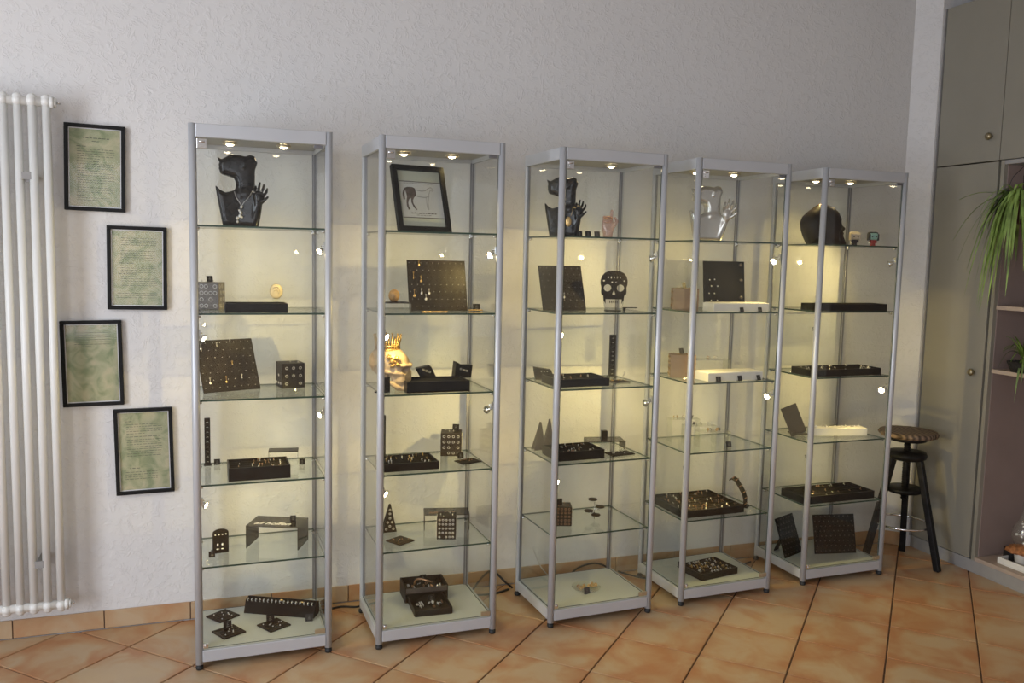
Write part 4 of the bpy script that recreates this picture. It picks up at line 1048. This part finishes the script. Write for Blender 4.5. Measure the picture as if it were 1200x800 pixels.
# flat skull: outline with eye, nose and mouth openings cut through
cu = bpy.data.curves.new('skull_plate', 'CURVE'); cu.dimensions = '2D'; cu.fill_mode = 'BOTH'; cu.extrude = .0025
def spl(P, smooth=True):
    s_ = cu.splines.new('POLY'); s_.points.add(len(P)-1)
    for q, p_ in zip(s_.points, P): q.co = (p_[0], p_[1], 0, 1)
    s_.use_cyclic_u = True
def ellp(cx, cy, a, b, rot=0, n=18): return [(cx+a*math.cos(2*PI*k/n)*math.cos(rot)-b*math.sin(2*PI*k/n)*math.sin(rot), cy+a*math.cos(2*PI*k/n)*math.sin(rot)+b*math.sin(2*PI*k/n)*math.cos(rot)) for k in range(n)]
half = [(0, .158), (.022, .156), (.038, .149), (.049, .136), (.054, .120), (.054, .105), (.050, .092), (.051, .078), (.050, .066), (.042, .060), (.040, .040), (.037, .020), (.030, .008), (.022, 0)]
spl(half + [(-x_, y_) for x_, y_ in reversed(half[1:])])
spl(ellp(-.026, .090, .0155, .014)); spl(ellp(.026, .090, .0155, .014))
spl([(0, .082), (.007, .067), (.003, .061), (0, .065), (-.003, .061), (-.007, .067)])
spl([(-.042, .056), (-.033, .046), (-.032, .028), (-.036, .036)]); spl([(.042, .056), (.036, .036), (.032, .028), (.033, .046)])
for k in range(5): spl(ellp(-.024+.012*k, .131, .0028, .0052 if k % 2 else .004))
for sx in (-1, 1): spl(ellp(sx*.041, .118, .0045, .003)); spl(ellp(sx*.008, .113, .004, .003))
for k in range(6): spl(ellp(-.015+.006*k, .036, .0008, .006))
to = bpy.data.objects.new('t', cu); col.objects.link(to); me = bpy.data.meshes.new_from_object(to.evaluated_get(bpy.context.evaluated_depsgraph_get())); bpy.data.objects.remove(to)
me.materials.clear(); me.transform(Matrix.Rotation(R(90), 4, 'X'))
f = empty('skull_cutout', label='flat black skull cutout earring holder on the middle cabinet\'s second shelf', cat='skull')
link('skull_plate', me, 'black', f); bm = nb(); b2(bm, -.030, .030, -.012, .022, 0, .003); build('foot_plate', bm, 'black', f)
place(f, 2, 1, .292, .120, -14)
bm = nb(); b2(bm, -.03, .03, -.006, .006, .010, .0135); b2(bm, -.028, -.020, -.006, .006, 0, .010); o = build('small_ledge', bm, 'black'); place(o, 2, 1, .372, .130, -5); tag(o, 'small black ledge right of the flat skull', 'stand')
f = empty('wedge_stand', label='dark wedge stand at the far left of the middle cabinet\'s third shelf', cat='display stand', group='black wedge stands')
bm = nb(); poly_prism(bm, [(-.030, 0), (.045, 0), (.030, .040), (-.040, .050)], .035); build('wedge', bm, 'board', f)
bm = nb()
for k in range(3): ball(bm, (-.010+.012*k, -.019, .034), .0028)
build('ring_row', bm, 'silver', f)['kind'] = 'stuff'; place(f, 2, 2, .065, .272, -15)
tray(2, 2, .028, .248, .050, .200, .031, 'black ring tray on the third shelf of middle cabinet', rows=5, jewels=['silver', 'bronze'], n=8, seed=4)
tall_bar(2, 2, .378, .272, .176, -10, 'upright black ring bar on third shelf of the middle cabinet', w=.026)
flat_card(2, 2, .330, .130, .080, .060, 5, 'flat pad right of the middle cabinet\'s ring tray, third shelf', 9, 'gold', mt='grey')
bm = nb(); tube(bm, [(0, 0, .0), (.004, 0, .012), (.012, 0, .026)], .0018, 6); ball(bm, (.013, 0, .028), .005, 0, 1, (.6, 1, 1.5)); o = build('brooch', bm, 'silver'); place(o, 2, 2, .345, .130, 0, .0055); tag(o, 'small silver brooch standing on the flat pad, middle cabinet', 'brooch')
cone_stand(2, 3, .050, .250, .050, .115, 0, 'grey-brown triangular stand, left one of a pair in middle cabinet', 'grey', False)
cone_stand(2, 3, .098, .268, .045, .122, -10, 'grey-brown triangular stand, right one of a pair behind the middle cabinet\'s post', 'grey', False)
tray(2, 3, .033, .236, .048, .190, .036, 'black ring tray on the fourth shelf of middle cabinet', rows=5, jewels=['bronze', 'silver'], n=26, seed=8)
riser(2, 3, .330, .225, .155, .09, .034, -14, 'smoke', 'low smoked riser on the fourth shelf of middle cabinet')
bm = nb(); box(bm, (0, 0, .019), (.022, .022, .038), bev=.001); o = build('black_block', bm, 'black'); place(o, 2, 3, .322, .215, -10, .0345); tag(o, 'small black block standing on the low smoked riser', 'block')
flat_card(2, 3, .330, .095, .105, .060, 5, 'flat dark pad in front of the low smoked riser', 12, 'silver')
ring_cube(2, 4, .112, .150, .066, .066, .078, -20, 'black', 'ribbed black ring cube behind the post, lowest glass shelf of middle cabinet', 4, 5, rr=.0038, p=1, jew='bronze', seed=6)
bm = nb(); box(bm, (0, 0, .012), (.024, .010, .024), bev=.001); o = build('black_block', bm, 'black'); place(o, 2, 4, .095, .150, 0, .079); tag(o, 'small black block on top of the ribbed ring cube', 'block')
# tiers of round pads
f = empty('tiered_ring_stand', label='stand of four round brown pads on a thin stem, lowest glass shelf of middle cabinet', cat='ring stand')
bm = nb(); tube(bm, [(0, 0, 0), (0, 0, .070)], .0016, 8)
for (a_, z_) in ((30, .060), (-35, .044), (165, .030)): tube(bm, [(0, 0, z_-.003), (.022*math.cos(R(a_)), .022*math.sin(R(a_)), z_-.003)], .0013, 6)
build('stem', bm, 'chrome', f)
for (x_, y_, z_) in ((.0, .018, .074), (.022, -.006, .048), (-.026, .0, .034), (.0, -.012, .018)):
    bm = nb(); lathe(bm, [(0, 0), (.017, 0), (.019, .003), (.017, .006), (0, .006)], 20); build('pad', bm, 'board', f, (x_, y_, z_))
place(f, 2, 4, .262, .165, 0)
bm = nb(); lathe(bm, [(0, .001), (.05, .002), (.058, .008), (.060, .008), (.052, 0), (0, 0)], 28, wob=lambda k: 1+.03*math.sin(k*3)); o = build('shell_dish', bm, 'clear'); place(o, 2, 5, .228, .152, 0); tag(o, 'round translucent shell dish on the middle cabinet\'s white base', 'dish')
heap(2, 5, .205, .150, 0, .035, .030, .004, 10, ['gold', 'bronze'], 21, 'gold jewellery in the left half of the shell dish')
heap(2, 5, .255, .155, 0, .035, .030, .004, 12, ['gold', 'silver'], 22, 'gold and silver jewellery in the right half of the shell dish')
price_tag(2, 5, .205, .095, 8, .026, label='dark blue-black price tag in front of the shell dish', mt='figdark')

# ------------------------------ fourth cabinet
ring_cube(3, 1, .082, .190, .105, .075, .088, -25, 'tan', 'tan wooden ring box on second shelf of the fourth cabinet', 5, 3, front=False, jew='bronze', rr=.003, p=.8, seed=12)
price_tag(3, 1, .080, .190, 20, .024, dz=.089, label='price tag lying on the tan box, second shelf of fourth cabinet', mt='grey')
price_tag(3, 1, .085, .125, -15, .022, label='dark price tag in front of the tan box, second shelf of fourth cabinet')
board(3, 1, .300, .215, .190, .205, -10, 8, 'black pegboard with white studs on fourth cabinet\'s second shelf', mt='blackmat', nx=3, nz=6, pin=.0001, p=.1, group='leaning earring boards')
bm = nb()
for (u, v_) in ((-.36, .60), (-.24, .61), (-.32, .47), (-.17, .47), (-.38, .32), (-.25, .32), (-.33, .17), (-.18, .17), (-.25, .09)): ball(bm, (u*.19, .205*v_*.13-.006, v_*.205), .0034)
o = build('pearl_studs', bm, 'white'); place(o, 3, 1, .300, .215, -10); o['kind'] = 'stuff'; tag(o, 'white pearl studs on the left of the black pegboard', 'earrings')
bm = nb()
for v_ in (.92, .60, .24): ball(bm, (.40*.19, .205*v_*.13-.006, v_*.205), .008, 0, 2, (1, .5, .9))
o = build('fabric_studs', bm, 'grey'); place(o, 3, 1, .300, .215, -10); o['kind'] = 'stuff'; tag(o, 'column of grey studs at the black pegboard\'s right edge', 'earrings')
def white_box(c, s, x0, x1, y0, y1, h, label, rz=0):
    f = empty('white_display_box', label=label, cat='display box', group='white display boxes'); w, d = x1-x0, y1-y0
    bm = nb(); box(bm, (0, 0, h/2), (w, d, h), bev=.0015); build('body', bm, 'whitetray', f)
    bm = nb(); box(bm, (0, 0, h+.001), (w-.012, d-.012, .002)); build('top_pad', bm, 'white', f)
    place(f, c, s, (x0+x1)/2, (y0+y1)/2, rz)
white_box(3, 1, .118, .388, .030, .110, .034, 'white display box in front of the black pegboard')
price_tag(3, 1, .250, .022, 0, .018, label='left dark price tag before the white box, second shelf of fourth cabinet')
price_tag(3, 1, .340, .022, 0, .018, label='right dark price tag before the white box, second shelf of fourth cabinet')
ring_cube(3, 2, .082, .190, .105, .075, .096, -25, 'tan', 'tan wooden ring box on third shelf of the fourth cabinet', 5, 4, front=False, jew='gold', rr=.003, p=.9, seed=13)
price_tag(3, 2, .080, .190, 10, .024, dz=.097, label='price tag on top of the tan box, third shelf of fourth cabinet', mt='grey')
riser(3, 2, .215, .215, .200, .08, .070, -12, 'clear', 'clear riser carrying a row of rings, third shelf of fourth cabinet')
heap(3, 2, .215, .215, -12, .17, .012, .070, 10, ['silver', 'bronze'], 31, 'row of rings on the clear riser, third shelf of fourth cabinet')
white_box(3, 2, .105, .375, .030, .125, .036, 'white display box on the third shelf of fourth cabinet')
price_tag(3, 2, .150, .020, -10, .022, label='left dark tag before the white box, third shelf of fourth cabinet')
price_tag(3, 2, .258, .022, 8, .022, label='middle dark tag before the white box, third shelf of fourth cabinet')
price_tag(3, 2, .352, .022, 12, .022, label='right dark tag before the white box, third shelf of fourth cabinet')
for k, (lx, ly, hh, w_) in enumerate(((.125, .225, .100, .13), (.165, .165, .080, .14), (.190, .100, .066, .14))):
    riser(3, 3, lx, ly, w_, .05, hh, -10, 'clear', ['tallest rear clear riser, fourth shelf of fourth cabinet', 'middle clear riser, fourth shelf of fourth cabinet', 'lowest front clear riser, fourth shelf of fourth cabinet'][k])
    heap(3, 3, lx, ly, -10, w_-.03, .008, hh, 7, ['silver', 'gold', 'board'], 40+k, ['rings on the tallest rear clear riser', 'rings on the middle clear riser', 'rings on the lowest front clear riser'][k])
price_tag(3, 3, .245, .060, -8, .024, label='dark tag before the clear risers in fourth cabinet')
tray(3, 4, .022, .322, .040, .300, .030, 'large black tray of gold rings, lowest glass shelf of fourth cabinet', rz=0, rows=9, jewels=['bronze', 'grey', 'bronze', 'silver'], n=80, ins='board', seed=14)
f = empty('bracelet_ramp', label='curved black bracelet ramp right of the large tray in fourth cabinet', cat='bracelet display')
bm = nb(); P = [(-.055, .110), (-.045, .118), (-.030, .110), (-.012, .085), (.004, .060), (.012, .035), (.012, .010), (.010, 0)]
for (a, b) in zip(P, P[1:]):
    d_ = Vector((b[0]-a[0], 0, b[1]-a[1])); c_ = Vector(((a[0]+b[0])/2, 0, (a[1]+b[1])/2)); L = d_.length
    box(bm, (0, 0, 0), (L*1.08, .045, .005), mx=Matrix.Translation(c_) @ Matrix.Rotation(math.atan2(-d_.z, d_.x), 4, 'Y'))
build('ramp', bm, 'board', f)
bm = nb()
for (x_, z_) in P[1:-1]: tube(bm, [(x_+.004, -.020, z_+.004), (x_+.004, .020, z_+.004)], .0022, 6)
build('bracelet_links', bm, 'bronze', f); bm = nb(); b2(bm, -.02, .028, -.024, .024, 0, .003); build('foot_plate', bm, 'black', f); place(f, 3, 4, .372, .120, -52)
tray(3, 5, .120, .322, .060, .205, .028, 'black jewellery tray on the fourth cabinet\'s white base', rz=8, rows=5, jewels=['silver', 'gold'], n=60, seed=15)
price_tag(3, 5, .135, .212, -10, .026, dz=.0, label='price tag behind the tray on the fourth cabinet\'s base')

# ------------------------------ rightmost cabinet
tray(4, 1, .020, .408, .035, .135, .030, 'long black tray on the second shelf of rightmost cabinet', rows=4)
tray(4, 2, .015, .392, .030, .170, .030, 'long black tray on the third shelf of rightmost cabinet', rows=5, jewels=['silver'], n=24, seed=17)
bm = nb(); box(bm, (0, 0, .068), (.075, .004, .136), mx=Matrix.Rotation(R(-22), 4, 'Y') @ Matrix.Rotation(R(-8), 4, 'X')); box(bm, (0, .01, .002), (.075, .06, .004))
o = build('leaning_plate', bm, 'grey'); place(o, 4, 3, .090, .185, -15); tag(o, 'grey plate leaning behind the front post, fourth shelf of rightmost cabinet', 'plate')
white_box(4, 3, .125, .385, .100, .155, .034, 'white display box on the fourth shelf of rightmost cabinet', rz=-14)
heap(4, 3, .255, .128, -14, .22, .01, .032, 14, ['silver', 'whiteline'], 51, 'silver studs along the rightmost cabinet\'s white box')
tray(4, 4, .012, .400, .030, .190, .034, 'long black tray on the lowest glass shelf of rightmost cabinet', rows=5, jewels=['silver', 'bronze'], n=18, seed=18)
board(4, 5, .085, .170, .150, .180, 22, 20, 'tilted dark ring board at the left of the rightmost cabinet\'s base', nx=6, nz=8, pins='grey', pin=.0035, mt='black', group='leaning earring boards')
board(4, 5, .290, .130, .205, .178, -12, 14, 'wide dark ring board in the centre of the rightmost cabinet\'s base', nx=9, nz=8, pins='grey', pin=.0032, mt='black', group='leaning earring boards')

# ================================================================ CABLES
def cable(P, r_, mt, label):
    pts = [Vector(p_) for p_ in P]; out = []
    for i in range(len(pts)-1):
        p0, p1, p2, p3 = pts[max(i-1, 0)], pts[i], pts[i+1], pts[min(i+2, len(pts)-1)]
        for k in range(6):
            t = k/6; out.append(.5*((2*p1)+(-p0+p2)*t+(2*p0-5*p1+4*p2-p3)*t*t+(-p0+3*p1-3*p2+p3)*t**3))
    out.append(pts[-1]); bm = nb(); tube(bm, out, r_, 8); o = build('power_cable', bm, mt); tag(o, label, 'cable', 'cabinet lamp cables'); return o
zc = .0042
cable([(.36, -.06, zc), (.42, -.07, zc), (.48, -.055, zc), (.54, -.075, zc), (.60, -.05, zc)], .0038, 'cable', 'black cable on the floor between the leftmost and second cabinets')
cable([(.96, -.09, .03), (.99, -.12, zc), (1.03, -.05, .012), (1.08, -.02, .05), (1.12, -.03, .075), (1.17, -.055, .03), (1.20, -.06, zc)], .0045, 'cable', 'looped black cable between the second and middle cabinets')
cable([(.95, -.06, zc), (1.02, -.09, zc), (1.10, -.10, zc), (1.18, -.07, zc)], .0045, 'cable', 'straight black cable under the loop between second and middle cabinets')
cable([(1.22, -.06, zc), (1.30, -.04, .03), (1.42, -.045, zc), (1.52, -.03, .05), (1.60, -.035, .062), (1.66, -.045, .03), (1.60, -.05, zc), (1.48, -.045, zc)], .004, 'cable', 'coiled black cable behind the middle cabinet')
cable([(1.70, -.05, .02), (1.78, -.10, zc), (1.86, -.16, zc), (1.93, -.14, zc)], .004, 'cable', 'black cable between the middle and fourth cabinets')
cable([(1.30, -.03, .16), (1.34, -.03, .07), (1.40, -.035, zc)], .0022, 'cord', 'thin white cord hanging behind the middle cabinet')
cable([(2.20, -.06, zc), (2.30, -.09, zc), (2.38, -.07, zc)], .004, 'cable', 'black cable behind the fourth cabinet')

# ================================================================ STOOL
st = empty('stool', (3.10, -.235, 0), 0, 'round wooden-topped stool with black splayed legs in the corner', 'stool')
bm = nb(); g = random.Random(5); wb = [1+g.uniform(-.035, .03) for _ in range(40)]
lathe(bm, [(0, .600), (.108, .600), (.126, .606), (.132, .616), (.126, .627), (.10, .628), (0, .627)], 40, wob=lambda k: wb[k % 40]); build('seat', bm, 'seat', st)
bm = nb(); lathe(bm, [(0, .582), (.080, .582), (.088, .590), (.088, .600), (0, .600)], 28); build('seat_plate', bm, 'stoolblack', st)
bm = nb(); tube(bm, [(0, 0, .30), (0, 0, .582)], .014, 12)
for k in range(24): ring(bm, (0, 0, .305+.011*k), .0145, .002, (0, 0, 1), 14)
build('screw_spindle', bm, 'stoolblack', st)
bm = nb(); lathe(bm, [(0, .492), (.070, .492), (.086, .500), (.090, .514), (.084, .528), (.05, .534), (0, .534)], 32); build('hub', bm, 'stoolblack', st)
bm = nb(); lathe(bm, [(0, .335), (.075, .335), (.082, .341), (.082, .352), (.075, .358), (0, .358)], 32); build('lower_disc', bm, 'stoolblack', st)
FEET = [(.055, -.175), (.115, .105), (-.165, .050)]
for (fx, fy) in FEET:
    a = math.atan2(fy, fx); tp = Vector((.062*math.cos(a), .062*math.sin(a), .505)); ft = Vector((fx, fy, 0))
    d_ = ft-tp; q = d_.to_track_quat('-Z', 'Y').to_matrix().to_4x4()
    bm = nb(); box(bm, (0, 0, -d_.length/2), (.028, .028, d_.length), mx=Matrix.Translation(tp) @ q, bev=.004)
    for v_ in bm.verts:
        if v_.co.z < .004: v_.co.z = .0005
    build('leg', bm, 'stoolblack', st)
bm = nb()
k_ = (.505-.185)/.505; rr_ = [Vector((.062*math.cos(math.atan2(fy, fx))+(fx-.062*math.cos(math.atan2(fy, fx)))*k_, .062*math.sin(math.atan2(fy, fx))+(fy-.062*math.sin(math.atan2(fy, fx)))*k_, .185)) for fx, fy in FEET]
tube(bm, [(.126*math.cos(2*PI*k/40)-.004, .126*math.sin(2*PI*k/40), .185) for k in range(40)], .0055, 8, close=True); build('foot_ring', bm, 'chrome', st)

# ================================================================ BUILT-IN WARDROBE
FX = 3.3; y0, y1, y2 = -.092, -.442, -1.60; ZS, ZTOP, PL = 1.871, 2.606, .058
wd = empty('built_in_wardrobe', (FX, -.092, 0), 0, 'grey-beige built-in wardrobe with an open shelf niche on the right', 'wardrobe')
def wp(name, x0, x1, ya, yb, za, zb, mt, bev=.0015, parent=None):
    bm = nb(); b2(bm, x0-FX, x1-FX, ya+.092, yb+.092, za, zb, bev=bev); return build(name, bm, mt, parent or wd)
wp('plinth', FX+.004, FX+.02, y2, -.087, 0, PL, 'plinth')
wp('side_panel', FX+.020, 3.88, -.108, -.092, PL, ZTOP, 'wardrobe'); wp('side_panel', FX+.001, 3.88, y1-.030, y1-.012, PL, ZS, 'wardrobe')
wp('top_panel', FX+.02, 3.88, y2, -.092, ZTOP-.02, ZTOP, 'wardrobe'); wp('back_panel', 3.62, 3.64, y2, y1-.03, PL, ZS, 'niche')
wp('niche_lining', FX+.022, 3.62, y1-.034, y1-.030, PL+.02, ZS-.02, 'niche', 0)
wp('edge_strip', FX-.006, FX+.02, -.092, -.0855, PL, ZTOP, 'plinth')
dl_ = wp('lower_door', FX, FX+.019, y1, -.096, PL+.004, ZS-.004, 'wardrobe'); du_ = wp('upper_door', FX, FX+.019, y1, -.096, ZS+.002, ZTOP, 'wardrobe')
du2 = wp('upper_door', FX, FX+.019, y1-.60, y1-.004, ZS+.002, ZTOP, 'wardrobe')
wp('upper_door', FX, FX+.019, y2, y1-.604, ZS+.002, ZTOP, 'wardrobe')
wp('niche_top', FX+.002, 3.62, y2, y1-.03, ZS-.02, ZS-.001, 'plinth')
wp('niche_floor', FX+.002, 3.62, y2, y1-.03, PL, PL+.018, 'nicheshelf')
for zt in (1.232, .947): wp('niche_shelf', FX+.012, 3.62, y2, y1-.034, zt-.018, zt, 'nicheshelf')
for (yk, zk, p_) in ((-.394, 1.98, du_), (-.394, .922, dl_)):
    bm = nb(); lathe(bm, [(0, 0), (.006, 0), (.007, .010), (.014, .015), (.0165, .021), (.012, .028), (0, .030)], 20, mx=Matrix.Translation((-.0, yk+.092, zk)) @ Matrix.Rotation(R(-90), 4, 'Y')); build('knob', bm, 'knob', p_)

# ================================================================ PLANTS
def ribbon(bm, base, dirn, L, droop, w, rise, g):
    d = Vector((math.cos(dirn), math.sin(dirn), 0)); side = Vector((-d.y, d.x, 0)); n = 9; prev = None
    for k in range(n+1):
        t = k/n; p = Vector(base)+d*(L*(t*.62-.10*t*t*droop))+Vector((0, 0, rise*t-droop*L*t*t*1.05))
        ww = w*math.sin(PI*min(1, .18+t*.82))**.7*.5+.0003
        a = bm.verts.new(p-side*ww+Vector((0, 0, .0015))); c = bm.verts.new(p+Vector((0, 0, -.0005))); b = bm.verts.new(p+side*ww+Vector((0, 0, .0015)))
        if prev:
            for u, v_ in ((prev[0], prev[1]), (prev[1], prev[2])):
                pass
            f1 = bm.faces.new((prev[0], prev[1], c, a)); f2 = bm.faces.new((prev[1], prev[2], b, c)); f1.smooth = f2.smooth = True
        prev = (a, c, b)
pt = empty('hanging_spider_plant', (3.30, -.560, 1.590), 0, 'bright green spider plant spilling out of the wardrobe niche', 'plant')
bm = nb(); lathe(bm, [(0, 0), (.045, 0), (.060, .085), (.066, .087), (.066, .100), (.058, .100), (.055, .088), (0, .088)], 28); build('pot', bm, 'pot', pt)
bm = nb()
for k in range(3):
    a = 2*PI*k/3+.4; tube(bm, [(.064*math.cos(a), .064*math.sin(a), .095), (.03*math.cos(a), .03*math.sin(a), .20), (0.03, 0, .260)], .0015, 6)
build('hanger_cords', bm, 'cable', pt)
g = random.Random(12); bm = nb()
for k in range(95):
    a = g.uniform(0, 2*PI); L = g.uniform(.16, .34); ribbon(bm, (g.uniform(-.02, .02), g.uniform(-.02, .02), .095), a if g.random() < .3 else R(g.uniform(100, 260)), L, g.uniform(.9, 1.9), g.uniform(.012, .020), g.uniform(.10, .26), g)
for (a, L, dr, rs) in ((118, .46, .70, .17), (122, .40, .35, .16), (140, .42, .95, .16), (112, .38, 1.1, .14), (160, .42, 1.3, .16)): ribbon(bm, (0, 0, .095), R(a), L, dr, .013, rs, g)
fo = build('leaves', bm, 'leaf', pt); fo['kind'] = 'stuff'
pt2 = empty('shelf_spider_plant', (3.36, -.600, .947), 0, 'small dark-potted spider plant on the lower niche shelf', 'plant')
bm = nb(); lathe(bm, [(0, 0), (.05, 0), (.07, .045), (.066, .046), (.0, .040)], 24); build('pot', bm, 'soil', pt2)
bm = nb()
for k in range(26): ball(bm, (g.uniform(-.05, .05), g.uniform(-.05, .05), .043), .009, 0, 1)
build('soil', bm, 'soil', pt2)['kind'] = 'stuff'
bm = nb()
for k in range(30): ribbon(bm, (0, 0, .045), g.uniform(0, 2*PI), g.uniform(.10, .22), g.uniform(.5, 1.5), .010, g.uniform(.12, .26), g)
build('leaves', bm, 'leaf2', pt2)['kind'] = 'stuff'

# ================================================================ GLASS ORNAMENT ON THE NICHE FLOOR
NZ = PL+.018
tr = empty('white_tray', (3.40, -.66, NZ), 0, 'long white scalloped tray on the wardrobe niche floor', 'tray')
bm = nb(); b2(bm, -.06, .06, -.16, .10, 0, .006, bev=.002)
for a in ((-.06, -.055, -.16, .10), (.055, .06, -.16, .10), (-.055, .055, .095, .10), (-.055, .055, -.16, -.155)): b2(bm, a[0], a[1], a[2], a[3], .006, .030, bev=.001)
build('tray_body', bm, 'white', tr)
go = empty('glass_lantern', (3.395, -.640, NZ+.0065), 0, 'clear glass bulb with glowing beads set on rust-coloured moss in a white pot', 'lantern')
bm = nb(); lathe(bm, [(0, 0), (.026, 0), (.034, .055), (.037, .058), (.034, .060), (0, .056)], 24, wob=lambda k: 1+.05*(k % 2)); build('pot', bm, 'white', go)
bm = nb(); lathe(bm, [(0, .052), (.035, .056), (.066, .066), (.062, .080), (.035, .092), (0, .094)], 26, wob=lambda k: 1+.10*math.sin(k*2.1)+.05*math.sin(k*5.3)); build('moss', bm, 'rust', go)
bm = nb(); lathe(bm, [(.012, .088), (.040, .100), (.052, .135), (.046, .175), (.022, .215), (.014, .245), (.016, .285), (.010, .300), (0, .302)], 28); build('glass_bulb', bm, 'clear', go)
bm = nb(); g = random.Random(3)
for k in range(14):
    a = g.uniform(0, 6.28); r_ = g.uniform(.005, .036); ball(bm, (r_*math.cos(a), r_*math.sin(a), g.uniform(.105, .19)), g.uniform(.003, .008), 0, 2)
build('beads', bm, 'silver', go)['kind'] = 'stuff'
bm = nb(); box(bm, (0, 0, .03), (.05, .05, .06), bev=.003); o = build('dark_candle_block', bm, 'figblack'); o.location = (3.425, -.560, NZ+.0065); tag(o, 'small dark block behind the white pot in the niche', 'block')
